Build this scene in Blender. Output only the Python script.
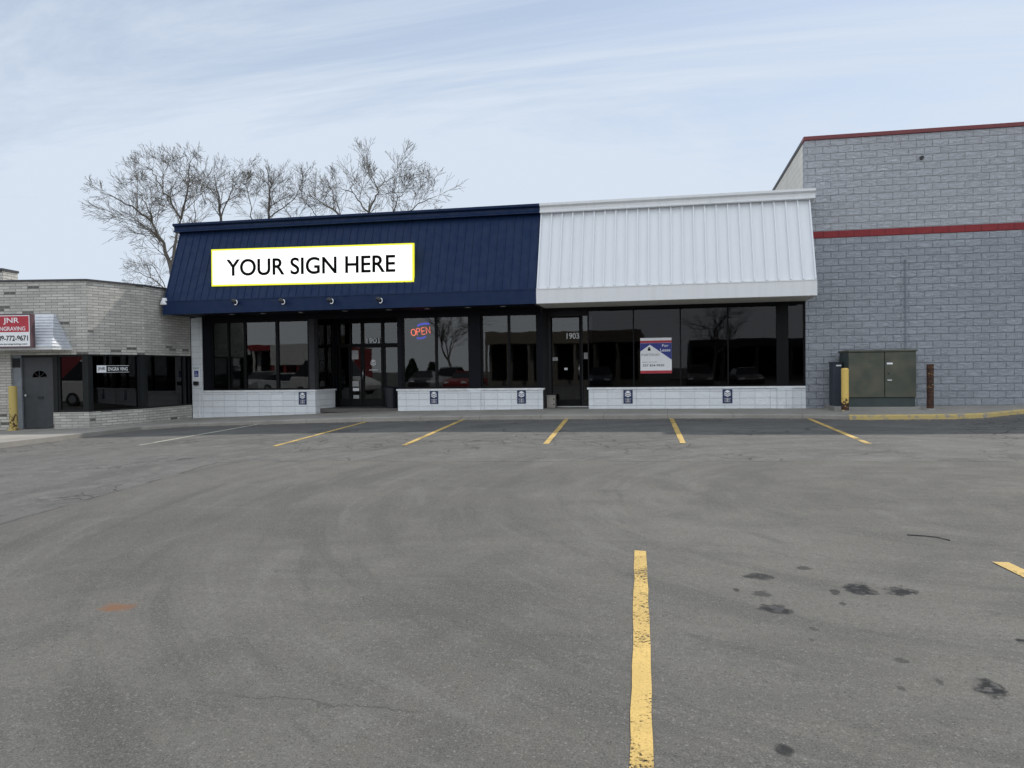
import bpy, bmesh, math, random
import numpy as np
from mathutils import Vector, Matrix
R_ = math.radians
scene = bpy.context.scene
for o in list(bpy.data.objects): bpy.data.objects.remove(o)
COL = scene.collection
PI = math.pi

# ------------------------------------------------------------------ camera
F_PX = 770.0
EYE = Vector((0, 0, 1.6))
yaw, pitch, roll = R_(11.4), math.atan(16 / F_PX), R_(0.75)
cf = Vector((-math.sin(yaw) * math.cos(pitch), math.cos(yaw) * math.cos(pitch), -math.sin(pitch)))
cr0 = cf.cross(Vector((0, 0, 1))).normalized(); cu0 = cr0.cross(cf)
cr = cr0 * math.cos(roll) - cu0 * math.sin(roll)
cu = cu0 * math.cos(roll) + cr0 * math.sin(roll)
cam_d = bpy.data.cameras.new('camera'); cam = bpy.data.objects.new('camera', cam_d); COL.objects.link(cam)
cam_d.sensor_width = 36; cam_d.lens = 36 * F_PX / 1024; cam_d.clip_end = 2000; cam_d.clip_start = 0.05
M = Matrix((cr, cu, -cf)).transposed().to_4x4(); M.translation = EYE
cam.matrix_world = M
scene.camera = cam

# ------------------------------------------------------------------ sun, sky, exposure
SUN_DIR = Vector((0.50, 0.84, 1.0)).normalized()      # towards the sun: behind the shops, from the right
el = math.asin(SUN_DIR.z); az = math.atan2(SUN_DIR.x, SUN_DIR.y)
sd = bpy.data.lights.new('sun', 'SUN'); sd.energy = 2.9; sd.angle = R_(0.9); sd.color = (1, .95, .87)
so = bpy.data.objects.new('sun', sd); COL.objects.link(so)
so.rotation_euler = SUN_DIR.to_track_quat('Z', 'Y').to_euler(); so.location = (20, 30, 40)

W = bpy.data.worlds.new('World'); scene.world = W; W.use_nodes = True
wt = W.node_tree; wt.nodes.clear()
def wn(t, **k):
    n = wt.nodes.new(t)
    for a, b in k.items(): setattr(n, a, b)
    return n
def wl(a, b): wt.links.new(a, b)
wo = wn('ShaderNodeOutputWorld'); bg = wn('ShaderNodeBackground'); bg.inputs[1].default_value = 0.1
sky = wn('ShaderNodeTexSky', sky_type='NISHITA'); sky.sun_disc = False
sky.sun_elevation = el; sky.sun_rotation = az; sky.air_density = 1.0; sky.dust_density = 0.6; sky.ozone_density = 1.5; sky.altitude = 200
tc = wn('ShaderNodeTexCoord'); sep = wn('ShaderNodeSeparateXYZ'); wl(tc.outputs['Generated'], sep.inputs[0])
def wm(op, a, b=None, c=None):
    n = wn('ShaderNodeMath', operation=op)
    for i, v in enumerate((a, b, c)):
        if v is None: continue
        if isinstance(v, (int, float)): n.inputs[i].default_value = v
        else: wl(v, n.inputs[i])
    return n.outputs[0]
zz = wm('ADD', wm('MAXIMUM', sep.outputs[2], 0.0), 0.18)
px_ = wm('DIVIDE', sep.outputs[0], zz); py_ = wm('DIVIDE', sep.outputs[1], zz)
cmb = wn('ShaderNodeCombineXYZ'); wl(px_, cmb.inputs[0]); wl(py_, cmb.inputs[1])
mp = wn('ShaderNodeMapping'); wl(cmb.outputs[0], mp.inputs[0])
mp.inputs['Rotation'].default_value = (0, 0, R_(-38)); mp.inputs['Scale'].default_value = (0.40, 1.35, 1)
n1 = wn('ShaderNodeTexNoise'); n1.inputs['Scale'].default_value = 0.9; n1.inputs['Detail'].default_value = 8
n1.inputs['Roughness'].default_value = .66; n1.inputs['Distortion'].default_value = 1.3
wl(mp.outputs[0], n1.inputs['Vector'])
n2 = wn('ShaderNodeTexNoise'); n2.inputs['Scale'].default_value = 0.28; n2.inputs['Detail'].default_value = 3
wl(mp.outputs[0], n2.inputs['Vector'])
cl = wm('ADD', wm('MULTIPLY', n1.outputs[0], .65), wm('MULTIPLY', n2.outputs[0], .45))
mr = wn('ShaderNodeMapRange', interpolation_type='SMOOTHSTEP'); wl(cl, mr.inputs[0])
mr.inputs[1].default_value = .44; mr.inputs[2].default_value = .66; mr.inputs[3].default_value = .45; mr.inputs[4].default_value = .95
# haze thickens the veil low over the horizon
hz = wn('ShaderNodeMapRange', interpolation_type='SMOOTHSTEP'); wl(sep.outputs[2], hz.inputs[0])
hz.inputs[1].default_value = 0.5; hz.inputs[2].default_value = 0.0; hz.inputs[3].default_value = 0.0; hz.inputs[4].default_value = .6
veil = wm('MINIMUM', wm('ADD', mr.outputs[0], hz.outputs[0]), 1.0)
# unseen cloud veil behind the camera, brightened as added fill for the shaded fronts
sb = wn('ShaderNodeMapRange', interpolation_type='SMOOTHSTEP'); wl(sep.outputs[1], sb.inputs[0])
sb.inputs[1].default_value = 0.25; sb.inputs[2].default_value = -0.7; sb.inputs[3].default_value = 0.0; sb.inputs[4].default_value = 1.0
ccol = wn('ShaderNodeMix', data_type='RGBA'); wl(sb.outputs[0], ccol.inputs[0])
ccol.inputs[6].default_value = (5.95, 6.7, 7.7, 1); ccol.inputs[7].default_value = (11.0, 11.7, 12.4, 1)
mx = wn('ShaderNodeMix', data_type='RGBA'); wl(veil, mx.inputs[0]); wl(sky.outputs[0], mx.inputs[6]); wl(ccol.outputs[2], mx.inputs[7])
wl(mx.outputs[2], bg.inputs[0]); wl(bg.outputs[0], wo.inputs[0])
scene.view_settings.view_transform = 'Standard'; scene.view_settings.look = 'None'
scene.view_settings.exposure = 0.2; scene.view_settings.gamma = 1; scene.view_settings.use_curve_mapping = False
scene.render.engine = 'CYCLES'
scene.cycles.transparent_max_bounces = 12

# ------------------------------------------------------------------ surveying helpers (photo measurements to real planes)
def ray(u, v): return cf * F_PX + cr * (u - 512) - cu * (v - 384)
def onY(u, v, Y):
    d = ray(u, v); t = (Y - EYE.y) / d.y; return EYE + d * t
def interp(x, xs, ys): return float(np.interp(x, xs, ys))
def walk_z(X): return interp(X, [-20, -16, -14.2, -9.6, -7.6, -3.3, 3.5, 8.6, 14], [.14, .17, .19, .34, .40, .45, .45, .52, .55])
def lot_edge(X): return interp(X, [-22, -14, -9, -5, 3.5, 8, 14], [0.0, .12, .26, .33, .36, .42, .45])
def lot_z(X, Y): return lot_edge(X) * min(max(Y / 18.5, 0), 1)
def on_lot(u, v):
    d = ray(u, v); z = .2
    for _ in range(12):
        P = EYE + d * ((z - EYE.z) / d.z); z = lot_z(P.x, P.y)
    return P

# ------------------------------------------------------------------ materials
MATS = {}
class NT:
    def __init__(s, name):
        s.m = bpy.data.materials.new(name); s.m.use_nodes = True; s.t = s.m.node_tree
        s.b = s.t.nodes['Principled BSDF']; s.out = s.t.nodes['Material Output']
    def n(s, t, ins=None, **k):
        n = s.t.nodes.new(t)
        for a, b in k.items(): setattr(n, a, b)
        for a, b in (ins or {}).items(): s.set(n.inputs[a], b)
        return n
    def set(s, inp, v):
        if isinstance(v, bpy.types.NodeSocket): s.t.links.new(v, inp)
        else: inp.default_value = v
    def math(s, op, a, b=0.0, c=0.0):
        n = s.n('ShaderNodeMath', operation=op)
        for i, v in enumerate((a, b, c)): s.set(n.inputs[i], v)
        return n.outputs[0]
    def mix(s, f, a, b):
        n = s.n('ShaderNodeMix', data_type='RGBA'); s.set(n.inputs[0], f)
        s.set(n.inputs[6], a if not isinstance(a, tuple) else (*a[:3], 1)); s.set(n.inputs[7], b if not isinstance(b, tuple) else (*b[:3], 1))
        return n.outputs[2]
    def noise(s, scale, detail=4, rough=.5, vec=None, dist=0):
        n = s.n('ShaderNodeTexNoise', {'Scale': scale, 'Detail': detail, 'Roughness': rough, 'Distortion': dist})
        s.set(n.inputs['Vector'], vec if vec is not None else s.pos()); return n.outputs[0]
    def pos(s):
        if not hasattr(s, '_g'): s._g = s.n('ShaderNodeNewGeometry')
        return s._g.outputs['Position']
    def rng(s, v, a, b, c=0.0, d=1.0, smooth=True):
        n = s.n('ShaderNodeMapRange', {0: v, 1: a, 2: b, 3: c, 4: d}); 
        if smooth: n.interpolation_type = 'SMOOTHSTEP'
        return n.outputs[0]
    def xyz(s):
        q = s.n('ShaderNodeSeparateXYZ', {0: s.pos()}); return q.outputs
    def wall(s):
        """coordinates along the wall and up it, whatever way the wall faces"""
        p = s.xyz(); q = s.n('ShaderNodeSeparateXYZ', {0: s._g.outputs['True Normal']}).outputs
        u = s.math('SUBTRACT', s.math('MULTIPLY', p[1], q[0]), s.math('MULTIPLY', p[0], q[1]))
        return s.n('ShaderNodeCombineXYZ', {0: u, 1: p[2], 2: 0.0}).outputs[0], u, p[2]
    def bump(s, h, strength=.3, dist=.01):
        n = s.n('ShaderNodeBump', {'Height': h, 'Strength': strength, 'Distance': dist}); s.set(s.b.inputs['Normal'], n.outputs[0])
    def fin(s, col, rough=.6, metal=0.0, spec=None):
        s.set(s.b.inputs['Base Color'], col if not isinstance(col, tuple) else (*col[:3], 1))
        s.set(s.b.inputs['Roughness'], rough); s.b.inputs['Metallic'].default_value = metal
        if spec is not None: s.b.inputs['Specular IOR Level'].default_value = spec
        return s.m
def scl(c, k): return tuple(x * k for x in c)
def plain(name, c, rough=.5, metal=0.0, var=.12, scale=6, bump=0.0, spec=None, tint=None):
    if name in MATS: return MATS[name]
    t = NT(name); f = t.noise(scale, 6, .6)
    f = t.rng(f, .3, .7)
    col = t.mix(f, scl(c, 1 - var), tint or scl(c, 1 + var * .6))
    r = t.rng(t.noise(scale * 4, 3), .3, .7, rough * .85, min(1, rough * 1.15))
    if bump: t.bump(t.noise(scale * 20, 3), bump, .003)
    MATS[name] = t.fin(col, r, metal, spec); return MATS[name]

def block_mat(name, c, mortar, bw, bh, var=.1, split=.5, msize=.009, grime=.25, phase=(0, 0), bond=.5):
    t = NT(name); vec, u, z = t.wall()
    v2 = t.n('ShaderNodeVectorMath', {0: vec, 1: (phase[0], phase[1], 0)}, operation='ADD').outputs[0]
    br = t.n('ShaderNodeTexBrick', {'Vector': v2, 'Color1': (0, 0, 0, 1), 'Color2': (1, 1, 1, 1), 'Mortar': (0, 0, 0, 1), 'Scale': 1.0,
             'Mortar Size': msize, 'Mortar Smooth': .3, 'Bias': 0.0, 'Brick Width': bw, 'Row Height': bh}, offset=bond, offset_frequency=2)
    rnd = t.n('ShaderNodeSeparateColor', {0: br.outputs[0]}).outputs[0]
    col = t.mix(rnd, scl(c, 1 - var), scl(c, 1 + var))
    rough_n = t.noise(9, 5, .65)
    fine = t.noise(38, 4, .6)
    dg = t.n('ShaderNodeMapping', {0: v2, 'Rotation': (0, 0, R_(38)), 'Scale': (1, 2.6, 1)}).outputs[0]
    if split > 1: rough_n = t.noise(6.5, 6, .7, vec=dg, dist=1.0)
    col = t.mix(t.rng(fine, .3, .75, 0, .35), col, scl(c, .72))
    if split > 1: col = t.mix(t.rng(rough_n, .38, .58, .38, 0), col, scl(c, .55)); col = t.mix(t.rng(rough_n, .54, .70, 0, .4), col, scl(c, 1.3))
    mot = t.mix(br.outputs['Fac'], col, mortar)
    g = t.rng(t.noise(.7, 5, .6), .45, .75, 0, grime)
    mot = t.mix(g, mot, scl(c, .62))
    h = t.math('ADD', t.math('MULTIPLY', t.math('SUBTRACT', 1.0, br.outputs['Fac']), .6), t.math('MULTIPLY', rough_n, split))
    h = t.math('ADD', h, t.math('MULTIPLY', fine, split * .35))
    h = t.math('ADD', h, t.math('MULTIPLY', rnd, split * .25))
    t.bump(h, .9, .03 if split <= 1 else .05)
    MATS[name] = t.fin(mot, .8); return t.m

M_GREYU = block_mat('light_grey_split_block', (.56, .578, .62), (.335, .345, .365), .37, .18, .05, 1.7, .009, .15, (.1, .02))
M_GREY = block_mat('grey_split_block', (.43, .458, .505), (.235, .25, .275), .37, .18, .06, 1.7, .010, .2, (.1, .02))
M_RED = block_mat('red_split_block', (.26, .03, .035), (.13, .02, .02), .37, .18, .05, 1.0, .008, .2, (.1, .02))
M_CREAM = block_mat('cream_block', (.80, .76, .68), (.6, .57, .52), .37, .18, .05, .4, .006, .2)
M_WHITE = block_mat('white_painted_block', (.80, .83, .86), (.56, .58, .61), .385, .185, .05, .9, .005, .22, (.05, .015), bond=0.0)

def roman_brick():
    t = NT('pale_roman_brick'); vec, u, z = t.wall()
    br = t.n('ShaderNodeTexBrick', {'Vector': vec, 'Color1': (0, 0, 0, 1), 'Color2': (1, 1, 1, 1), 'Mortar': (0, 0, 0, 1), 'Scale': 1.0,
             'Mortar Size': .008, 'Mortar Smooth': .2, 'Bias': 0.0, 'Brick Width': .31, 'Row Height': .072}, offset=.5, offset_frequency=2)
    rnd = t.n('ShaderNodeSeparateColor', {0: br.outputs[0]}).outputs[0]
    c = (.53, .515, .475)
    col = t.mix(rnd, scl(c, .82), scl(c, 1.15))
    # scattered pairs of dark clinker bricks
    cz = t.math('FLOOR', t.math('DIVIDE', z, .072)); cx = t.math('FLOOR', t.math('DIVIDE', t.math('SUBTRACT', u, t.math('MULTIPLY', t.math('MODULO', cz, 2.0), .155)), .31))
    cell = t.n('ShaderNodeCombineXYZ', {0: cx, 1: cz, 2: 3.0}).outputs[0]
    wn_ = t.n('ShaderNodeTexWhiteNoise', {'Vector': cell}, noise_dimensions='3D').outputs[0]
    dark = t.math('GREATER_THAN', wn_, .972)
    col = t.mix(dark, col, (.12, .115, .11))
    col = t.mix(br.outputs['Fac'], col, (.25, .235, .21))
    g = t.rng(t.noise(1.3, 5, .6), .42, .7, 0, .45)
    col = t.mix(g, col, (.26, .25, .235))
    h = t.math('ADD', t.math('SUBTRACT', 1.0, br.outputs['Fac']), t.math('MULTIPLY', t.noise(30, 4), .5))
    t.bump(h, .7, .012)
    MATS['roman'] = t.fin(col, .85); return t.m
M_ROMAN = roman_brick()

def asphalt():
    t = NT('asphalt'); p = t.xyz(); X, Y = p[0], p[1]
    pos = t.pos()
    wob = t.math('MULTIPLY', t.math('SUBTRACT', t.noise(.9, 5, .6), .5), .35)
    Yw = t.math('ADD', Y, wob); Xw = t.math('ADD', X, wob)
    # old strip by the kerb and the old lane on the left; newer seal in the middle of the lot
    A = on_lot(0, 525); B = on_lot(222, 462); C = on_lot(1024, 461)
    def side(P, Q):   # signed distance, positive to the left of P->Q
        dx, dy = Q.x - P.x, Q.y - P.y; L = math.hypot(dx, dy)
        return t.math('SUBTRACT', t.math('MULTIPLY', t.math('SUBTRACT', Yw, P.y), dx / L), t.math('MULTIPLY', t.math('SUBTRACT', Xw, P.x), dy / L))
    d1 = side(A, B); d2 = side(B, C)
    dm = t.math('MAXIMUM', d1, d2)
    old = t.rng(dm, -.02, .02)
    seam = t.math('MULTIPLY', t.rng(t.math('ABSOLUTE', dm), .045, .0), t.rng(t.noise(1.8, 3), .38, .56))
    big = t.noise(.22, 6, .62); mid = t.noise(1.1, 6, .65, dist=.5); fine = t.noise(130, 3, .75); grit = t.noise(310, 2, .6)
    # long drag marks swept across the seal
    sw = t.n('ShaderNodeMapping', {0: pos, 'Rotation': (0, 0, R_(14)), 'Scale': (.22, 1.0, 1)}).outputs[0]
    streak = t.noise(1.4, 7, .6, vec=sw, dist=1.2)
    new = t.mix(t.rng(big, .35, .65), (.122, .115, .102), (.172, .162, .144))
    new = t.mix(t.rng(streak, .48, .66, 0, .38), new, (.098, .095, .089))
    blot = t.noise(.55, 7, .6, dist=1.6)
    new = t.mix(t.rng(blot, .48, .66, 0, .6), new, (.098, .095, .090))
    new = t.mix(t.rng(blot, .46, .32, 0, .5), new, (.172, .167, .157))
    sw2 = t.n('ShaderNodeMapping', {0: pos, 'Rotation': (0, 0, R_(-24)), 'Scale': (.22, 2.6, 1)}).outputs[0]
    new = t.mix(t.rng(t.noise(1.1, 7, .62, vec=sw2, dist=1.6), .55, .72, 0, .35), new, (.19, .184, .172))
    new = t.mix(t.rng(mid, .5, .78, 0, .35), new, (.185, .178, .166))
    oldc = t.mix(t.rng(mid, .3, .7), (.125, .121, .114), (.175, .170, .160))
    oldc = t.mix(t.rng(t.noise(4, 5, .7), .5, .7, 0, .6), oldc, (.25, .245, .23))
    oldc = t.mix(t.rng(t.noise(.8, 5, .7, dist=.8), .5, .66, 0, .6), oldc, (.09, .088, .084))
    col = t.mix(old, new, oldc)
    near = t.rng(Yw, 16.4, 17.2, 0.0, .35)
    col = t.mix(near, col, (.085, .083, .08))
    # tyre arcs
    def ring(cx, cy, r, w, s):
        dx = t.math('SUBTRACT', X, cx); dy = t.math('SUBTRACT', Y, cy)
        rr = t.math('SQRT', t.math('ADD', t.math('MULTIPLY', dx, dx), t.math('MULTIPLY', dy, dy)))
        return t.math('MULTIPLY', t.rng(t.math('ABSOLUTE', t.math('SUBTRACT', rr, r)), w, 0), s)
    for (a, b, r, w, s, dk) in ((-10.5, 7, 6.2, .09, .35, 0), (-10.5, 7, 4.7, .09, .28, 0), (2, -6, 14.5, .22, .35, 1), (2, -6, 13.1, .2, .3, 1), (8, 2, 9, .16, .25, 1)):
        m = t.math('MULTIPLY', ring(a, b, r, w, s), t.rng(t.noise(.6, 4), .38, .6))
        col = t.mix(m, col, (.085, .082, .077) if dk else (.2, .195, .18))
    # tyre-polished sweeps
    sw3 = t.n('ShaderNodeVectorMath', {0: pos, 1: (3.0, 9.0, 0.0)}, operation='SUBTRACT').outputs[0]
    q_ = t.n('ShaderNodeSeparateXYZ', {0: sw3}).outputs
    rad_ = t.math('SQRT', t.math('ADD', t.math('MULTIPLY', q_[0], q_[0]), t.math('MULTIPLY', q_[1], q_[1])))
    ang_ = t.math('ARCTAN2', q_[1], q_[0])
    pv = t.n('ShaderNodeCombineXYZ', {0: t.math('MULTIPLY', rad_, 1.5), 1: t.math('MULTIPLY', ang_, 1.3), 2: 0.0}).outputs[0]
    swp = t.noise(1.6, 7, .68, vec=pv, dist=.5)
    col = t.mix(t.rng(swp, .50, .62, 0, .6), col, (.090, .087, .080))
    col = t.mix(t.rng(swp, .46, .34, 0, .5), col, (.19, .183, .168))
    stone = t.n('ShaderNodeTexVoronoi', {'Vector': pos, 'Scale': 62.0, 'Randomness': 1.0}, feature='F1')
    sc_ = t.n('ShaderNodeSeparateColor', {0: stone.outputs['Color']}).outputs
    near_s = t.rng(stone.outputs['Distance'], .50, .30)
    col = t.mix(t.math('MULTIPLY', near_s, t.rng(sc_[0], .66, .97, 0, .5)), col, (.30, .29, .27))
    col = t.mix(t.math('MULTIPLY', near_s, t.rng(sc_[1], .66, .97, 0, .5)), col, (.035, .035, .034))
    col = t.mix(t.rng(t.noise(30, 4, .75), .42, .66, 0, .35), col, (.075, .074, .07))
    # aggregate speckle
    col = t.mix(t.rng(fine, .48, .72, 0, .6), col, (.27, .26, .245))
    col = t.mix(t.rng(fine, .5, .25, 0, .7), col, (.045, .045, .043))
    col = t.mix(t.rng(grit, .58, .75, 0, .35), col, (.30, .29, .27))
    # cracks, thick in the old strip
    vv = t.n('ShaderNodeVectorMath', {0: pos, 1: t.n('ShaderNodeVectorMath', {0: t.n('ShaderNodeTexNoise', {'Vector': pos, 'Scale': 1.4, 'Detail': 4.0}).outputs[1], 'Scale': .9}, operation='SCALE').outputs[0]}, operation='ADD').outputs[0]
    vo = t.n('ShaderNodeTexVoronoi', {'Vector': vv, 'Scale': .33}, feature='DISTANCE_TO_EDGE').outputs[0]
    vo2 = t.n('ShaderNodeTexVoronoi', {'Vector': vv, 'Scale': 2.1}, feature='DISTANCE_TO_EDGE').outputs[0]
    ck = t.math('MULTIPLY', t.rng(vo, .009, .002), t.rng(t.noise(.35, 2), .5, .6))
    ck2 = t.math('MULTIPLY', t.rng(vo2, .04, .01), t.rng(t.noise(.45, 3, vec=vv), .54, .62))
    ck = t.math('MAXIMUM', t.math('MULTIPLY', ck, old), t.math('MULTIPLY', ck2, old))
    col = t.mix(t.math('MULTIPLY', ck, .75), col, (.045, .044, .042))
    col = t.mix(t.math('MULTIPLY', seam, .7), col, (.055, .054, .05))
    # oil spots and small potholes (u, v, half-width, half-depth in the picture, darkness)
    spots = [(760, 577, 13, 2.6, .75), (804, 568, 8, 2, .55), (777, 610, 17, 5, .85), (762, 594, 8, 3, .5), (858, 589, 13, 5, .95), (835, 592, 5, 3, .6),
             (903, 592, 14, 4.6, 1.0), (988, 689, 16, 7.5, .95), (902, 661, 7, 3, .45), (939, 682, 6, 5, .5), (902, 689, 5, 3, .4), (783, 751, 11, 7, .75),
             (736, 590, 3, 1.5, .6), (843, 604, 3, 1.5, .5), (814, 629, 4, 2, .35), (812, 640, 3, 2, .35), (1022, 641, 5, 2, .9), (932, 538, 0, 0, 0)]
    wz = t.math('ADD', t.math('MULTIPLY', t.math('SUBTRACT', t.noise(11, 4, .65), .5), 2.2), t.math('MULTIPLY', t.math('SUBTRACT', t.noise(4, 2), .5), 1.8))
    wetm = None
    for (u, v, a, b, s) in spots:
        if not a: continue
        P = on_lot(u, v); ax = (on_lot(u + a, v) - P).length; ay = (on_lot(u, v - b) - on_lot(u, v + b)).length / 2
        dx = t.math('DIVIDE', t.math('SUBTRACT', X, P.x), ax); dy = t.math('DIVIDE', t.math('SUBTRACT', Y, P.y), ay)
        rr = t.math('SQRT', t.math('ADD', t.math('MULTIPLY', dx, dx), t.math('MULTIPLY', dy, dy)))
        m = t.math('MULTIPLY', t.rng(t.math('ADD', rr, wz), 1.25, .62), min(1, s * 1.1))
        wetm = m if wetm is None else t.math('MAXIMUM', wetm, m)
    hs = t.n('ShaderNodeHueSaturation', {'Value': .86, 'Color': col}); col = hs.outputs[0]
    col = t.mix(wetm, col, (.010, .011, .013))
    P = on_lot(116, 607); dx = t.math('SUBTRACT', X, P.x); dy = t.math('SUBTRACT', Y, P.y)
    rr = t.math('SQRT', t.math('ADD', t.math('MULTIPLY', dx, dx), t.math('MULTIPLY', dy, dy)))
    col = t.mix(t.rng(t.math('ADD', rr, t.math('MULTIPLY', wz, .12)), .12, .03, 0, .75), col, (.20, .09, .04))
    cwx = t.math('MULTIPLY', t.math('SUBTRACT', t.noise(3.5, 6, .7), .5), .28)
    for pl_ in ([(200, 694), (262, 698), (330, 705), (380, 707), (432, 713)], [(862, 446), (890, 450), (922, 460)], [(940, 456), (985, 454), (1024, 457)], [(585, 445), (640, 449), (700, 447)]):
        for (a_, b_) in zip(pl_[:-1], pl_[1:]):
            P = on_lot(*a_); Q = on_lot(*b_); L = (Q - P).xy.length; ex, ey = (Q.x - P.x) / L, (Q.y - P.y) / L
            du = t.math('ADD', t.math('MULTIPLY', t.math('SUBTRACT', X, P.x), ex), t.math('MULTIPLY', t.math('SUBTRACT', Y, P.y), ey))
            dv = t.math('ADD', t.math('SUBTRACT', t.math('MULTIPLY', t.math('SUBTRACT', Y, P.y), ex), t.math('MULTIPLY', t.math('SUBTRACT', X, P.x), ey)), cwx)
            inn = t.math('MULTIPLY', t.math('GREATER_THAN', du, 0.0), t.math('LESS_THAN', du, L))
            mk = t.math('MULTIPLY', t.math('MULTIPLY', inn, t.rng(t.math('ABSOLUTE', dv), .013, .002)), t.rng(t.noise(2.5, 3), .36, .5))
            col = t.mix(t.math('MULTIPLY', mk, .42), col, (.04, .04, .038))
            ck = t.math('MAXIMUM', ck, mk)
    h = t.math('ADD', t.math('MULTIPLY', fine, .6), t.math('MULTIPLY', grit, .25))
    h = t.math('SUBTRACT', h, t.math('MULTIPLY', ck, .8)); h = t.math('SUBTRACT', h, t.math('MULTIPLY', wetm, .9))
    t.bump(h, .55, .008)
    r = t.math('SUBTRACT', .93, t.math('MULTIPLY', t.rng(wetm, .6, 1.0), t.rng(t.noise(14, 3), .45, .6, .1, .55)))
    t.set(t.b.inputs['Specular IOR Level'], t.math('SUBTRACT', .3, t.math('MULTIPLY', wetm, .1))); return t.fin(col, r)
M_ASPH = asphalt()

def concrete(name, a, b, joints=True):
    t = NT(name); p = t.xyz()
    col = t.mix(t.rng(t.noise(.9, 6, .65), .3, .7), a, b)
    col = t.mix(t.rng(t.noise(60, 3, .7), .45, .75, 0, .4), col, scl(b, 1.25))
    col = t.mix(t.rng(t.noise(3.1, 5, .7), .55, .75, 0, .5), col, scl(a, .6))
    if joints:
        j = t.math('ABSOLUTE', t.math('SUBTRACT', t.math('FRACT', t.math('DIVIDE', p[0], 1.52)), .5))
        jm = t.rng(j, .4955, .4985)
        col = t.mix(t.math('MULTIPLY', jm, .8), col, scl(a, .35))
    t.bump(t.noise(70, 4), .35, .006)
    return t.fin(col, .9)
M_CONC = concrete('concrete', (.24, .225, .20), (.33, .31, .28))
M_PAD = concrete('pad_concrete', (.22, .215, .20), (.3, .29, .27), False)

def paint_line(name, c):
    t = NT(name)
    col = t.mix(t.rng(t.noise(3, 5), .3, .7), scl(c, .85), scl(c, 1.08))
    col = t.mix(t.rng(t.noise(80, 3, .7), .46, .7, 0, .6), col, scl(c, .45))
    hole = t.math('ADD', t.math('MULTIPLY', t.noise(45, 4, .75), .55), t.math('MULTIPLY', t.noise(2.2, 4), .45))
    m = t.rng(hole, .525, .60)
    t.fin(col, .8); t.bump(t.noise(85, 3), .4, .005)
    tr = t.n('ShaderNodeBsdfTransparent'); ms = t.n('ShaderNodeMixShader', {0: m})
    t.t.links.new(t.b.outputs[0], ms.inputs[1]); t.t.links.new(tr.outputs[0], ms.inputs[2]); t.t.links.new(ms.outputs[0], t.out.inputs[0])
    return t.m
M_YEL = paint_line('yellow_road_paint', (.60, .41, .125))
M_OLDW = paint_line('old_white_road_paint', (.52, .50, .42))

def glass(name, tint, ior=1.75, refl=1.0):
    t = NT(name); t.t.nodes.remove(t.b)
    gl = t.n('ShaderNodeBsdfGlossy', {'Roughness': .012, 'Color': (refl, refl, refl, 1)}); tr = t.n('ShaderNodeBsdfTransparent', {'Color': (*tint, 1)})
    w = t.n('ShaderNodeBump', {'Height': t.noise(.9, 2), 'Strength': .10, 'Distance': .01})
    fr = t.n('ShaderNodeFresnel', {'IOR': ior}); t.t.links.new(w.outputs[0], gl.inputs['Normal'])
    ms = t.n('ShaderNodeMixShader', {0: fr.outputs[0]})
    t.t.links.new(tr.outputs[0], ms.inputs[1]); t.t.links.new(gl.outputs[0], ms.inputs[2]); t.t.links.new(ms.outputs[0], t.out.inputs[0])
    return t.m
M_GLASS = glass('dark_tinted_glass', (.42, .45, .46), 1.58)
M_GLASS2 = glass('black_film_glass', (.12, .13, .17), 1.42)
M_GLASS3 = glass('old_tinted_glass', (.30, .31, .36), 1.33)

def emit(name, c, s):
    t = NT(name); t.fin(c, .5); t.b.inputs['Emission Color'].default_value = (*c, 1); t.b.inputs['Emission Strength'].default_value = s; return t.m
M_NEON_R = emit('red_neon', (1.0, .15, .06), 5.5)
M_NEON_B = emit('blue_neon', (.06, .08, 1.0), 1.5)
M_SIGNW = emit('added_glow_sign_white', (.95, .95, .93), .75)  # emission added to lift the board's white in shade, no lamp behind it
M_SIGNY = emit('added_glow_sign_yellow', (.88, .85, .04), .45)  # same added glow on the board's yellow edge

M_BLACK = plain('black_paint', (.012, .013, .015), .45)
M_LETTER = plain('black_letter', (.004, .004, .004), .8, spec=.05)
M_FRAME = plain('dark_bronze_frame', (.005, .005, .006), .5, 0, spec=.15)
M_NAVYF = plain('dark_navy_frame', (.004, .005, .009), .55, spec=.15)
M_TAUPE = plain('taupe_metal', (.035, .035, .038), .6, spec=.2)
M_SILV = plain('brushed_metal', (.55, .55, .55), .35, 1.0)
def metal_sheet(name, c, streak, rough):
    t = NT(name)
    sw = t.n('ShaderNodeMapping', {0: t.pos(), 'Scale': (6, 1, .35)}).outputs[0]
    col = t.mix(t.rng(t.noise(1.5, 6, .6, vec=sw), .4, .72, 0, .3), c, streak)
    col = t.mix(t.rng(t.noise(7, 5, .7), .6, .75, 0, .25), col, scl(streak, .8))
    t.bump(t.noise(1.1, 2), .04, .02)
    return t.fin(col, t.rng(t.noise(5, 3), .3, .7, rough * .8, rough * 1.2), spec=.22 if c[0] < .1 else .5)
M_NAVY = metal_sheet('navy_metal', (.006, .020, .066), (.008, .024, .074), .55)
M_WMETAL = metal_sheet('white_metal', (.77, .79, .82), (.68, .70, .72), .5)
M_WTRIM = metal_sheet('white_trim', (.76, .77, .78), (.62, .63, .63), .5)
M_SOFW = plain('soffit_paint', (.62, .60, .54), .7)
M_WSILL = plain('white_sill_paint', (.80, .81, .83), .6)
M_REDT = plain('dark_red_metal', (.17, .03, .035), .5)
M_CHAR = plain('charcoal_coping', (.05, .05, .055), .6)
M_ROOF = plain('roof_membrane', (.25, .25, .25), .9)
M_INT = plain('interior_wall', (.12, .11, .10), .8)
M_INTF = plain('interior_floor', (.10, .09, .085), .5)
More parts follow.
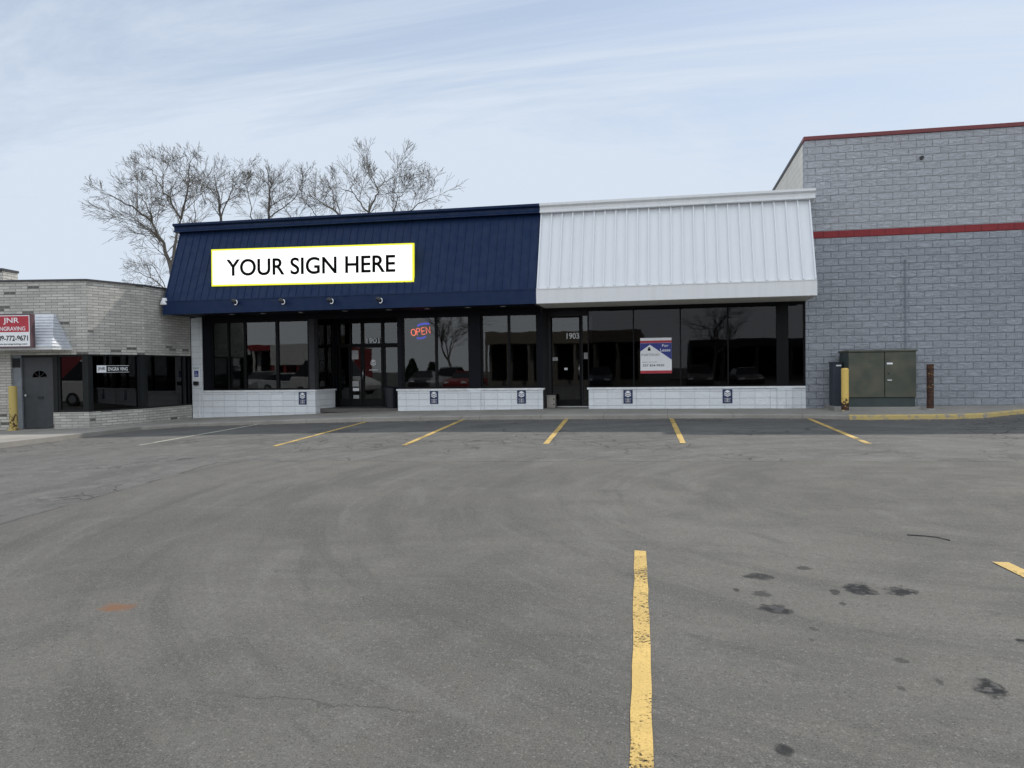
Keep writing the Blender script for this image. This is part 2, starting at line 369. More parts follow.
M_DGREY = plain('grey_door_paint', (.046, .050, .056), .55)
M_PGREY = plain('pale_grey_panel', (.20, .22, .24), .6)
M_LAP = plain('silvery_aluminium', (.66, .68, .72), .45, .1)
M_GREEN = plain('green_cabinet_paint', (.068, .080, .062), .62, 0, .25, 3, .1, tint=(.10, .098, .066))
M_GREENL = plain('darker_green_paint', (.042, .058, .056), .65, 0, .2, 3)
M_NBOX = plain('slate_blue_paint', (.028, .038, .055), .6)
M_BLUEP = plain('plaque_blue', (.012, .028, .095), .45)
M_WP = plain('white_print', (.82, .83, .85), .6, var=.03)
M_REDP = plain('red_print', (.45, .03, .05), .55)
M_BLUEPR = plain('blue_print', (.02, .035, .24), .5)
M_GREYPR = plain('grey_print', (.28, .28, .30), .6)
M_PLAST = plain('dark_plastic', (.010, .012, .02), .4)
M_BEIGEP = plain('beige_plastic', (.30, .28, .25), .6)

def rusty(name, c, lo, hi, base=None):
    t = NT(name); p = t.xyz()
    n = t.noise(13, 6, .7); zf = t.rng(p[2], 1.0, .5, -.05, .24)
    m = t.rng(t.math('ADD', n, zf), lo, hi)
    rust = t.mix(t.rng(t.noise(22, 5), .35, .65), (.022, .014, .012), (.085, .035, .020))
    col = t.mix(m, c, rust); t.bump(t.noise(40, 4), .5, .008)
    return t.fin(col, t.mix(m, (.55,) * 3, (.9,) * 3))
M_BOLY = rusty('chipped_yellow_paint', (.72, .50, .13), .60, .64)
M_BOLR = rusty('rusted_steel', (.40, .30, .09), .30, .36)
M_BOLC = rusty('yellow_post_paint', (.50, .38, .12), .72, .80)
def kerb_paint():
    t = NT('worn_yellow_kerb_paint')
    m = t.rng(t.noise(6, 6, .7), .50, .60)
    col = t.mix(m, (.50, .38, .15), (.28, .26, .23)); t.bump(t.noise(50, 4), .4, .006); return t.fin(col, .85)
M_KERBY = kerb_paint()

# ------------------------------------------------------------------ mesh builder
class MB:
    def __init__(s): s.v = []; s.f = []
    def add(s, vs, fs):
        k = len(s.v); s.v += [Vector(q) for q in vs]; s.f += [tuple(i + k for i in q) for q in fs]; return s
    def hexa(s, b, t):   # bottom 4, top 4 (counter clockwise)
        return s.add(list(b) + list(t), [(3, 2, 1, 0), (4, 5, 6, 7), (0, 1, 5, 4), (1, 2, 6, 5), (2, 3, 7, 6), (3, 0, 4, 7)])
    def box(s, x0, x1, y0, y1, z0, z1):
        return s.hexa([(x0, y0, z0), (x1, y0, z0), (x1, y1, z0), (x0, y1, z0)], [(x0, y0, z1), (x1, y0, z1), (x1, y1, z1), (x0, y1, z1)])
    def slab(s, A, B, t, z0, z1, off=0.0, s0=0.0, s1=1.0, z0b=None, z1b=None):
        """box along the plan line A->B: front face off metres behind the line, thickness t going to the left of A->B"""
        A = Vector((A[0], A[1])); B = Vector((B[0], B[1])); d = (B - A); n = Vector((-d.y, d.x)).normalized()
        P = A + d * s0; Q = A + d * s1
        a = P + n * off; b = Q + n * off; c = Q + n * (off + t); e = P + n * (off + t)
        z0b = z0 if z0b is None else z0b; z1b = z1 if z1b is None else z1b
        return s.hexa([(a.x, a.y, z0), (b.x, b.y, z0b), (c.x, c.y, z0b), (e.x, e.y, z0)], [(a.x, a.y, z1), (b.x, b.y, z1b), (c.x, c.y, z1b), (e.x, e.y, z1)])
    def prism(s, poly, axis, a, b):
        """poly of 2-D points extruded along axis from a to b"""
        def P(q, w):
            return {'x': (w, q[0], q[1]), 'y': (q[0], w, q[1]), 'z': (q[0], q[1], w)}[axis]
        n = len(poly); vs = [P(q, a) for q in poly] + [P(q, b) for q in poly]
        fs = [tuple(range(n))[::-1], tuple(range(n, 2 * n))] + [(i, (i + 1) % n, n + (i + 1) % n, n + i) for i in range(n)]
        return s.add(vs, fs)
    def tube(s, pts, rad, n=8, cap=True):
        pts = [Vector(p) for p in pts]; rad = rad if hasattr(rad, '__len__') else [rad] * len(pts)
        k = len(s.v); prev = None
        for i, p in enumerate(pts):
            d = (pts[min(i + 1, len(pts) - 1)] - pts[max(i - 1, 0)]).normalized()
            if prev is None: a = d.orthogonal().normalized()
            else: a = (prev - d * prev.dot(d)); a = a.normalized() if a.length > 1e-6 else d.orthogonal().normalized()
            prev = a; b = d.cross(a)
            for j in range(n):
                th = 2 * PI * j / n; s.v.append(p + (a * math.cos(th) + b * math.sin(th)) * rad[i])
        for i in range(len(pts) - 1):
            for j in range(n):
                s.f.append((k + i * n + j, k + i * n + (j + 1) % n, k + (i + 1) * n + (j + 1) % n, k + (i + 1) * n + j))
        if cap:
            s.f.append(tuple(k + j for j in range(n))[::-1]); s.f.append(tuple(k + (len(pts) - 1) * n + j for j in range(n)))
        return s
    def lathe(s, c, prof, n=20):
        k = len(s.v)
        for r, z in prof:
            for j in range(n): s.v.append(Vector((c[0] + r * math.cos(2 * PI * j / n), c[1] + r * math.sin(2 * PI * j / n), c[2] + z)))
        for i in range(len(prof) - 1):
            for j in range(n): s.f.append((k + i * n + j, k + i * n + (j + 1) % n, k + (i + 1) * n + (j + 1) % n, k + (i + 1) * n + j))
        s.f.append(tuple(k + j for j in range(n))[::-1]); s.f.append(tuple(k + (len(prof) - 1) * n + j for j in range(n)))
        return s
def link(name, me, parent=None):
    o = bpy.data.objects.new(name, me); COL.objects.link(o)
    if parent is not None: o.parent = parent
    return o
def wloc(o):
    v = Vector((0, 0, 0))
    while o is not None: v += o.location; o = o.parent
    return v
def build(name, mb, mat, parent=None, bevel=0.0, smooth=False, base=None):
    """links the collected shapes as ONE mesh; vertices were given in world coordinates"""
    if parent is not None: org = wloc(parent)
    elif base is not None: org = Vector(base)
    else:
        xs = [v.x for v in mb.v]; ys = [v.y for v in mb.v]; zs = [v.z for v in mb.v]
        org = Vector(((min(xs) + max(xs)) / 2, (min(ys) + max(ys)) / 2, min(zs)))
    me = bpy.data.meshes.new(name); me.from_pydata([tuple(v - org) for v in mb.v], [], mb.f)
    bm = bmesh.new(); bm.from_mesh(me); bmesh.ops.recalc_face_normals(bm, faces=bm.faces); bm.to_mesh(me); bm.free()
    me.materials.append(mat)
    if smooth:
        for p in me.polygons: p.use_smooth = True
    o = link(name, me, parent)
    if parent is None: o.location = org
    if bevel:
        b = o.modifiers.new('bevel', 'BEVEL'); b.width = bevel; b.segments = 2; b.limit_method = 'ANGLE'; b.angle_limit = R_(40)
    return o
def empty(name, loc, label, cat, group=None):
    o = bpy.data.objects.new(name, None); COL.objects.link(o); o.location = loc; o.empty_display_size = .2
    o['label'] = label; o['category'] = cat
    if group: o['group'] = group
    return o
def tag(o, label, cat, group=None):
    o['label'] = label; o['category'] = cat
    if group: o['group'] = group
    return o
def struct(o, kind='structure'): o['kind'] = kind; return o
def text_mb(body, size, origin, xdir=(1, 0, 0), ydir=(0, 0, 1), depth=.004, width=None, align='CENTER', mb=None, height=None, bold=0.0, mirror=False):
    """lettering as thick mesh; origin = centre of the line"""
    cu_ = bpy.data.curves.new('lettering', 'FONT'); cu_.body = body; cu_.size = 1; cu_.align_x = 'LEFT'; cu_.extrude = .5; cu_.offset = bold
    ob = bpy.data.objects.new('lettering', cu_); COL.objects.link(ob)
    dg = bpy.context.evaluated_depsgraph_get(); me = bpy.data.meshes.new_from_object(ob.evaluated_get(dg))
    vs = [v.co.copy() for v in me.vertices]; fs = [tuple(p.vertices) for p in me.polygons]
    bpy.data.objects.remove(ob); bpy.data.curves.remove(cu_); bpy.data.meshes.remove(me)
    x0 = min(v.x for v in vs); x1 = max(v.x for v in vs); y0 = min(v.y for v in vs); y1 = max(v.y for v in vs)
    sy = (height / (y1 - y0)) if height else size; sx = (width / (x1 - x0)) if width else sy
    xd = Vector(xdir).normalized(); yd = Vector(ydir).normalized(); nd = xd.cross(yd)
    mb = mb or MB(); o_ = Vector(origin)
    mb.add([o_ + xd * ((v.x - (x0 + x1) / 2) * sx) + yd * ((v.y - (y0 + y1) / 2) * sy) + nd * ((v.z + .5) * depth) for v in vs], fs)
    return mb

# ================================================================== THE LOT
def kerb_y(X):
    return interp(X, [-40, -14.2, -13.35, -13.2, -12.6, -8.4, -4.7, -2.6, .8, 3.1, 4.1, 6.1, 6.8, 7.3, 7.9, 9.0, 40],
                  [12.2, 12.6, 13.2, 17.4, 18.3, 18.35, 18.5, 18.6, 18.75, 18.65, 18.1, 18.0, 18.25, 18.75, 19.3, 19.8, 20.0])
xs = [-400, -120, -60, -40] + [-30 + i for i in range(0, 61)] + [40, 60, 120, 400]
ys = [-400, -150, -60, -30, -10, 0] + [i for i in range(1, 19)] + [18.5, 22, 30, 60, 150, 400]
mb = MB(); nx = len(xs)
mb.add([(x, y, lot_z(x, y)) for y in ys for x in xs], [(j * nx + i, j * nx + i + 1, (j + 1) * nx + i + 1, (j + 1) * nx + i) for j in range(len(ys) - 1) for i in range(nx - 1)])
struct(build('asphalt_lot', mb, M_ASPH, base=(0, 0, 0), smooth=True))

# raised concrete walk with its kerb
mb = MB(); sx = sorted(set([-40, -30, -25, -20, -17, -14.2, -13.35, -13.2] + [-13 + .25 * i for i in range(0, 110)] + [20, 40]))
rnd = random.Random(4)
top = []
for x in sx:
    y = kerb_y(x) + rnd.uniform(-.015, .015); z = walk_z(x); top.append((x, y, z))
vs = []
for (x, y, z) in top:
    vs += [(x, y - .01, z - .4), (x, y, z - .025), (x, y + .03, z - .003), (x, y + .15, z), (x, 26, z + .012)]
fs = []
for i in range(len(top) - 1):
    for j in range(4): fs.append((i * 5 + j, (i + 1) * 5 + j, (i + 1) * 5 + j + 1, i * 5 + j + 1))
mb.add(vs, fs); struct(build('sidewalk', mb, M_CONC, base=(0, 18, .4)))

def kerb_strip(name, x0, x1, mat, w=.16):
    m = MB(); n = int((x1 - x0) / .12); v = []
    for i in range(n + 1):
        x = x0 + (x1 - x0) * i / n; y = interp(x, sx, [t[1] for t in top]); z = walk_z(x)
        v += [(x, y - .016, lot_z(x, y) - .02), (x, y - .006, z - .02), (x, y + .028, z + .002), (x, y + w, z + .005)]
    m.add(v, [(i * 4 + j, (i + 1) * 4 + j, (i + 1) * 4 + j + 1, i * 4 + j + 1) for i in range(n) for j in range(3)])
    return build(name, m, mat, base=(x0, 18, .4))
struct(kerb_strip('kerb', 3.95, 11.5, M_KERBY))

g_ = MB(); r = random.Random(8)
for i in range(1500):
    x = r.uniform(-13, 10); y = interp(x, sx, [t[1] for t in top]) - .03 - abs(r.gauss(0, .16)); z = lot_z(x, y); s_ = r.uniform(.006, .022)
    k = len(g_.v); g_.v += [Vector((x + s_ * r.uniform(.6, 1), y, z)), Vector((x, y + s_, z)), Vector((x - s_, y, z)), Vector((x, y - s_ * r.uniform(.6, 1), z)), Vector((x, y, z + s_ * .8))]
    g_.f += [(k, k + 1, k + 4), (k + 1, k + 2, k + 4), (k + 2, k + 3, k + 4), (k + 3, k, k + 4)]
g_ = build('grit', g_, plain('grit_stone', (.22, .19, .15), .9, 0, .5, 3)); tag(g_, 'loose grit and leaf crumbs washed up along the kerb', 'grit'); g_['kind'] = 'stuff'

# painted bay lines
def line(P, Q, w, label, mat, wob=0.004, group='painted parking bay lines'):
    P = Vector((P[0], P[1])); Q = Vector((Q[0], Q[1])); d = (Q - P); L = d.length; d.normalize(); n = Vector((-d.y, d.x)); m = MB()
    k = max(2, int(L / .25)); v = []; r = random.Random(int(L * 1000))
    for i in range(k + 1):
        c = P + d * (L * i / k); a = c - n * (w / 2 + r.uniform(-wob, wob)); b = c + n * (w / 2 + r.uniform(-wob, wob))
        if i in (0, k): a += d * r.uniform(-.02, .02); b += d * r.uniform(-.02, .02)
        v += [(a.x, a.y, lot_z(a.x, a.y) + .006), (b.x, b.y, lot_z(b.x, b.y) + .006)]
    m.add(v, [(2 * i, 2 * i + 1, 2 * i + 3, 2 * i + 2) for i in range(k)])
    return tag(build('parking_line', m, mat), label, 'parking line', group)
def pl(u0, v0, u1, v1, w, label, mat=M_YEL): return line(on_lot(u0, v0), on_lot(u1, v1), w, label, mat)
pl(139, 445.5, 266, 423.2, .10, 'faded pale parking line leading to the left end of the white block shopfront', M_OLDW)
pl(274, 446.5, 370, 421, .10, 'yellow parking line ending in front of the recessed double door entrance')
pl(404, 445.5, 464, 419.5, .10, 'yellow parking line ending below the two windows under the blue roof')
pl(546, 444, 568, 418, .10, 'yellow parking line ending in front of the single door 1903')
pl(683, 443.5, 671, 418, .10, 'short yellow parking line running towards the real estate sign window')
pl(869, 444, 808, 418.5, .10, 'yellow parking line slanting to the kerb near the transformer cabinet')
N1a = on_lot(640.5, 551); N1b = on_lot(642, 768)
d_ = (N1b - N1a); line(N1a, N1a + d_ * 2.2, .092, 'long yellow parking line in the foreground running towards the viewer', M_YEL, .006)
N2a = on_lot(1000, 562.5); N2b = on_lot(1030, 577)
line(N2a, N2a + (N2b - N2a).normalized() * 4.2, .11, 'yellow parking line cut off by the right edge of the photo', M_YEL)
# black twig or cable scrap on the lot
P0 = on_lot(907, 535.5); P1 = on_lot(925, 536.5); P2 = on_lot(938, 538); P3 = on_lot(950, 541)
m = MB().tube([(p.x, p.y, p.z + .006) for p in (P0, P1, P2, P3)], .0045, 6)
tag(build('cable_scrap', m, M_BLACK, smooth=True), 'thin dark piece of cable lying on the open asphalt', 'cable')

# ================================================================== SHOP BUILDING
Y0 = 21.1
def FX(u, Y=Y0, v=380): return onY(u, v, Y).x
def FZ(u, v, Y=Y0): return onY(u, v, Y).z
XL, XR, XM = -14.21, 3.53, -3.29
SH = empty('shop_building', (-5.3, Y0, .45), 'single storey shop building with a navy and white metal mansard over dark windows', 'building')
SILL = 1.02; HEAD = 3.12; HEADW = 3.20; SOF = 3.24

def wall_piece(name, A, B, t, z1, mat=M_WHITE, off=0., z0=-.1, bevel=0.004):
    return build(name, MB().slab(A, B, t, z0, z1, off), mat, SH, bevel)
def sill(A, B, ext=.0):
    return build('sill', MB().slab(A, B, .22, SILL - .035, SILL + .015, -.04), M_WSILL, SH, .006)
# knee walls
xa, xb = FX(315), FX(336, 22.2)          # left bay front corner, recess corner
RC = (xa, Y0); RD = (FX(335, Y0 + 1.1), Y0 + 1.1)
wall_piece('knee_wall', (XL + .36, Y0), RC, .2, SILL - .035)
wall_piece('knee_wall', RC, RD, .2, SILL - .037, off=.0)
x397, x543 = FX(397.5), FX(543)
wall_piece('knee_wall', (x397, Y0), (x543, Y0), .2, SILL - .035)
x588 = FX(588.5)
wall_piece('knee_wall', (x588, Y0), (XR - .003, Y0), .2, SILL - .035)
# returns into the two door recesses
wall_piece('knee_wall', (x397 + .2, Y0 + 1.3), (x397 + .2, Y0 + .202), .2, SILL - .037)
wall_piece('knee_wall', (x588 + .2, Y0 + .75), (x588 + .2, Y0 + .202), .2, SILL - .037)
sill((XL + .36, Y0), (RC[0] + .02, Y0)); build('sill', MB().slab((RC[0] + .03, Y0 + .0), (RD[0] + .03, RD[1]), .16, SILL - .033, SILL + .013, -.02), M_WSILL, SH)
sill((x397 - .03, Y0), (x543 + .03, Y0)); sill((x588 - .04, Y0), (XR - .005, Y0))
# pilasters
build('pilaster', MB().box(XL, XL + .36, Y0 - .004, Y0 + .25, -.1, SOF), M_WHITE, SH, .004)
for a, b in ((468.5, 480.5), (777, 792)):
    build('pilaster', MB().box(FX(a), FX(b), Y0 - .05, Y0 - .002, -.1, SILL - .037), M_WHITE, SH, .004)
# dark header under the soffit
build('header', MB().box(XL + .36, x543 + .0, Y0 + .03, Y0 + .2, HEAD, SOF + .1), M_NAVYF, SH)
build('header', MB().box(x543 + .002, XR - .003, Y0 + .03, Y0 + .2, HEADW, SOF + .1), M_FRAME, SH)

def window(parent, A, B, z0, z1, ms, fw=.05, depth=.09, off=.05, mat=M_FRAME, glassm=None, name='window', sash=None):
    """framed glazing along the plan line A->B; ms = fractions of the inner mullions; sub-part panes"""
    glassm = glassm or M_GLASS
    A = Vector(A[:2]); B = Vector(B[:2]); L = (B - A).length; f = fw / L
    m = MB(); m.slab(A, B, depth, z1 - fw, z1, off); m.slab(A, B, depth, z0, z0 + fw, off)
    edges = [0.0] + list(ms) + [1.0]
    spans = []
    for i, e in enumerate(edges):
        if isinstance(e, tuple): c, w = e
        else: c, w = e, fw
        h = w / L / 2
        s0, s1 = (c - h, c + h) if 0 < i < len(edges) - 1 else ((0, f) if i == 0 else (1 - f, 1))
        m.slab(A, B, depth - .004, z0 + fw, z1 - fw, off + .002, s0, s1); spans.append((s0, s1))
    fr = build(name, m, mat, parent)
    for i in range(len(spans) - 1):
        g = MB().slab(A, B, .008, z0 + fw, z1 - fw, off + depth * .5, spans[i][1], spans[i + 1][0])
        build('pane', g, glassm, fr)
    return fr
def fr_(u, ua, ub): # fraction along the facade between two columns
    a, b, c = FX(ua), FX(ub), FX(u); return (c - a) / (b - a)
# left bay, three lights; dark end post at each side
build('end_post', MB().box(XL + .362, FX(211), Y0 + .03, Y0 + .16, SILL + .016, HEAD), M_NAVYF, SH)
window(SH, (FX(211), Y0), (FX(309), Y0), SILL + .016, HEAD, [(fr_(228, 211, 309), .05), (fr_(244.6, 211, 309), .07), (fr_(276.8, 211, 309), .09)])
build('corner_post', MB().prism([(FX(309), Y0 + .03), (RC[0] - .02, Y0 + .03), (RC[0] + .03, Y0 + .14), (RC[0] + .03, Y0 + .2), (FX(309), Y0 + .2)], 'z', SILL + .016, HEAD), M_TAUPE, SH)
window(SH, (RC[0] + .03, Y0 + .2), (RD[0] + .02, RD[1]), SILL + .016, HEAD, [], off=.03)
# middle windows
build('end_post', MB().box(x397, FX(402), Y0 + .03, Y0 + .2, SILL + .016, HEAD), M_NAVYF, SH)
window(SH, (FX(402), Y0), (FX(470), Y0), SILL + .016, HEAD, [(fr_(436, 402, 470), .07)])
build('panel', MB().box(FX(470), FX(481), Y0 + .0, Y0 + .18, SILL + .016, HEAD), M_NAVYF, SH)
window(SH, (FX(481), Y0), (FX(538), Y0), SILL + .016, HEAD, [(fr_(509, 481, 538), .07)])
build('panel', MB().box(FX(538), x543, Y0 + .0, Y0 + .2, SILL + .016, HEAD), M_NAVYF, SH)
# right windows
window(SH, (x588 - .02, Y0), (XR - .01, Y0), SILL + .016, HEADW, [(fr_(634, 588, 805.5), .035), (fr_(681, 588, 805.5), .035), (fr_(728.5, 588, 805.5), .035), (fr_(783, 588, 805.5), .30)],
       fw=.035, glassm=M_GLASS3, mat=M_FRAME)
# entrance 1901
EY = Y0 + 1.3
ex0, ex1 = RD[0] - .25, x397 + .02
def EXu(u): return onY(u, 380, EY).x
ez0 = walk_z(-8.4) + .014
def ZE(u, v): return onY(u, v, EY).z
def EVZ(v, u=375): return onY(u, v, EY).z
d1 = MB()
build('door_surround', MB().box(ex0, ex1, EY - .02, EY + .12, EVZ(321), SOF + .06), M_NAVYF, SH)
build('side_panel', MB().box(ex0, EXu(337.5), EY - .0, EY + .1, ez0, EVZ(321)), M_NAVYF, SH)
tz0, tz1 = EVZ(345), EVZ(321)
window(SH, (EXu(337.5), EY), (ex1, EY), tz0, tz1, [((EXu(u) - EXu(337.5)) / (ex1 - EXu(337.5)), w) for u, w in ((351, .06), (362.8, .09), (383, .09))], off=.0, name='transom')
def door(parent, x0, x1, y, z0, z1, st=.11, handle=None, mat=M_FRAME, kick=.25, glassm=None):
    f = MB().box(x0, x0 + st, y, y + .05, z0, z1).box(x1 - st, x1, y, y + .05, z0, z1).box(x0 + st, x1 - st, y + .001, y + .049, z1 - st, z1).box(x0 + st, x1 - st, y + .001, y + .049, z0, z0 + kick)
    d = build('door', f, mat, parent, .003)
    build('pane', MB().box(x0 + st, x1 - st, y + .02, y + .028, z0 + kick, z1 - st), glassm or M_GLASS, d)
    if handle is not None:
        hz_ = z0 + 1.05
        h = MB().tube([(handle, y + .0, hz_ + .16), (handle, y - .06, hz_ + .14), (handle, y - .06, hz_ - .14), (handle, y, hz_ - .16)], .013, 8)
        build('handle', h, M_SILV, d, smooth=True)
    return d
g0, g1, g2, g3 = EXu(338.5), EXu(350.5), EXu(362.3), EXu(383.5)
door(SH, g0, g1 - .01, EY + .02, ez0 + .02, tz0 - .01, .05, None, kick=.3)
door(SH, g1 + .0, g2 - .01, EY + .02, ez0 + .02, tz0 - .01, .05, None, kick=.3)
door(SH, g2 + .0, g3 - .01, EY + .02, ez0 + .02, tz0 - .01, .07, g2 + .04, kick=.3)
door(SH, g3 + .0, ex1 - .01, EY + .02, ez0 + .02, tz0 - .01, .07, None, kick=.3)
build('threshold', MB().box(ex0, ex1, EY - .06, EY + .1, ez0 - .05, ez0 + .02), M_TAUPE, SH)
# side wall of the recess above the knee return, right side
window(SH, (x397 + .2, EY), (x397 + .2, Y0 + .205), SILL + .0, HEAD, [], off=-.1)
# entrance 1903
DY = Y0 + .75; DZ0 = walk_z(-2.7) + .012
def DXu(u): return onY(u, 370, DY).x
def DVZ(v, u=568): return onY(u, v, DY).z
dx0, dx1 = x543 + .002, x588 + .2
build('door_surround', MB().box(dx0 + .02, dx1, DY - .02, DY + .12, DVZ(316), SOF + .06), M_BLACK, SH)
build('jamb', MB().slab((x543 + .0, Y0 + .0), (DXu(549), DY), .05, DZ0 - .05, SOF), M_TAUPE, SH)
build('side_panel', MB().box(x543 + .05, DXu(551), DY - .02, DY + .1, DZ0, DVZ(316)), M_BLACK, SH)
door(SH, DXu(550.5), DXu(581.5), DY + .02, DZ0 + .02, DVZ(315.5), .06, DXu(579.3), M_FRAME, .2)
window(SH, (DXu(581.7), DY), (x588 + .2, DY), DZ0 + .03, DVZ(315), [], fw=.035, off=.0, name='sidelight', mat=M_TAUPE)
window(SH, (x588 + .2, DY - .01), (x588 + .2, Y0 + .205), SILL + .0, HEADW, [], fw=.035, off=-.1)
build('threshold', MB().box(DXu(549), dx1, DY - .06, DY + .1, DZ0 - .05, DZ0 + .03), M_SILV, SH)

# interior so that the dark glass has rooms behind it
zi = .46
build('interior_floor', MB().box(XL + .2, XR - .2, Y0 + .25, Y0 + 7, zi - .1, zi + .006), M_INTF, SH)
build('interior_wall', MB().box(XL + .2, XR - .2, Y0 + 7, Y0 + 7.15, zi, 3.2), M_INT, SH)
build('interior_wall', MB().box(XM - .6, XM - .48, Y0 + .9, Y0 + 7, zi, 3.2), M_INT, SH)
build('interior_ceiling', MB().box(XL + .2, XR - .2, Y0 + .2, Y0 + 7, 3.3, 3.4), M_INT, SH)
# shell: ends, back and flat roof
build('side_wall', MB().box(XL, XL + .2, Y0 + .25, Y0 + 14, -.1, 5.6), M_CREAM, SH)
build('back_wall', MB().box(XL, XR, Y0 + 14, Y0 + 14.2, -.1, 5.6), M_CREAM, SH)
build('roof', MB().box(XL + .2, XR - .01, Y0 + .2, Y0 + 14, 5.1, 5.3), M_ROOF, SH)
build('wall', MB().box(XL + .2, XR - .01, Y0 + .03, Y0 + .2, SOF + .1, 5.5), M_CREAM, SH)

# mansard: sloped ribbed sheet, flat fascia below, coping above
YB, YT = Y0 - 1.5, Y0 - .62
ZB0, ZB1 = 3.25, 3.62                # fascia
ZT0, ZT1 = 5.66, 5.96                # coping
def mansard(x0, x1, mat, trim, coping, rib, seed, ribh, slope=0.0):
    def dz(x): return slope * (x - x0) / (x1 - x0)
    m = MB()
    y1, z1 = YT, ZT0 + .05
    y0, z0 = YB + .05, ZB1
    # sheet as one closed wedge
    m.prism([(y0, z0), (y0 + .06, z0 - .02), (Y0 + .02, z0 - .02), (Y0 + .02, z1), (y1, z1)], 'x', x0, x1)
    nvec = Vector((0, -(z1 - z0), (y1 - y0))).normalized()
    k = int(round((x1 - x0) / rib)); r = random.Random(seed)
    for i in range(k + 1):
        x = x0 + .03 + (x1 - x0 - .06) * i / k
        w0, w1 = .022, .015
        a = Vector((x, y0, z0)); b = Vector((x, y1, z1)); n = nvec * ribh
        m.hexa([a + Vector((-w0, 0, 0)) - n * .2, a + Vector((w0, 0, 0)) - n * .2, a + Vector((w1, 0, 0)) + n, a + Vector((-w1, 0, 0)) + n],
               [b + Vector((-w0, 0, 0)) - n * .2, b + Vector((w0, 0, 0)) - n * .2, b + Vector((w1, 0, 0)) + n, b + Vector((-w1, 0, 0)) + n])
    ms = build('mansard_sheet', m, mat, SH)
    f = MB().prism([(YB, ZB0), (YB + .04, ZB0), (YB + .04, ZB1 - .02), (YB + .07, ZB1 + .015), (YB - .012, ZB1 + .015), (YB - .012, ZB1 - .012), (YB, ZB1 - .012)], 'x', x0, x1)
    build('fascia', f, trim, SH)
    c = MB().prism([(YT - .16, ZT0 + .06), (YT - .16, ZT0 + .09), (YT - .12, ZT0 + .12), (YT - .12, ZT1 - .1), (YT - .2, ZT1 - .06), (YT - .2, ZT1), (Y0 + .3, ZT1 + .01), (Y0 + .3, ZT0 - .2), (Y0 + .03, ZT0 - .2), (Y0 + .03, ZT0 + .055), (YT - .02, ZT0 + .055)], 'x', x0 - (.1 if seed == 1 else 0), x1 + (.1 if seed == 2 else 0))
    build('coping', c, coping, SH)
mansard(XL + .12, XM, M_NAVY, M_NAVY, M_NAVY, .225, 1, .016)
mansard(XM + .003, XR + .02, M_WMETAL, M_WTRIM, M_WTRIM, .285, 2, .075)
build('soffit', MB().box(XL + .13, XM + .0, YB + .045, Y0 + .029, SOF + .02, SOF + .05), M_NAVYF, SH)
build('soffit', MB().box(XM + .003, XR + .01, YB + .045, Y0 + .029, SOF + .0, SOF + .05), M_SOFW, SH)
build('end_cap', MB().box(XM - .06, XM + .0, Y0 - 1.4, Y0 + .02, SOF - .02, SOF + .02), M_BLACK, SH)
def DL(u):
    Y = 20.3; x = onY(u, 310, Y).x
    return MB().lathe((x, Y, SOF + .008), [(.075, 0), (.09, .012)], 16)
for u in (232, 263, 301, 345, 389, 427, 468, 503):
    build('downlight', DL(u), M_SILV, SH)
# coloured end flashing
# ------------------------------------------------------------------ YOUR SIGN HERE board, lying along the sloped sheet
slope = Vector((0, (YT - YB - .05), (ZT0 + .05 - ZB1))).normalized()
nrm = Vector((0, -slope.z, slope.y))
def on_sheet(u, v, off=.0):
    p0 = Vector((0, YB + .05, ZB1)) + nrm * off; d = ray(u, v); t = (p0 - EYE).dot(nrm) / d.dot(nrm); return EYE + d * t
SYP = YB + .16
c00 = onY(211.8, 287.2, SYP); c10 = onY(414, 281, SYP); c11 = onY(413.4, 243.8, SYP); c01 = onY(210.8, 248.6, SYP)
ctr = (c00 + c10 + c11 + c01) / 4; wid = ((c10 - c00).length + (c11 - c01).length) / 2; hei = ((c01 - c00).length + (c11 - c10).length) / 2
nrm = Vector((0, -1, 0))
xd = Vector((1, 0, ((c10.z + c11.z) - (c00.z + c01.z)) / 2 / wid)).normalized(); yd = Vector((-xd.z, 0, xd.x))
def board(mb, w, h, n0, n1, c=ctr):
    q = lambda a, b, n: c + xd * a * w / 2 + yd * b * h / 2 + nrm * n
    return mb.hexa([q(-1, -1, n1), q(1, -1, n1), q(1, 1, n1), q(-1, 1, n1)], [q(-1, -1, n0), q(1, -1, n0), q(1, 1, n0), q(-1, 1, n0)])
SG = empty('sign_board', ctr - yd * hei / 2 - nrm * .1, 'long white sign board with thin yellow edge reading YOUR SIGN HERE on the navy roof', 'sign')
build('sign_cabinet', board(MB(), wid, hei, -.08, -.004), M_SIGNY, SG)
for k_ in (-.42, -.14, .14, .42):
    p_ = ctr + xd * wid * k_
    build('bracket', MB().box(p_.x - .02, p_.x + .02, SYP + .07, SYP + .42, p_.z + .28, p_.z + .32), M_BLACK, SG)
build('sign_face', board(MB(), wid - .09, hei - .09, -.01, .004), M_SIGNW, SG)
build('lettering', text_mb('YOUR SIGN HERE', 1, ctr + nrm * .004 - yd * .01 - xd * .02, xd, yd, .008, width=wid * .835, height=hei * .45, bold=.014), M_LETTER, SG)

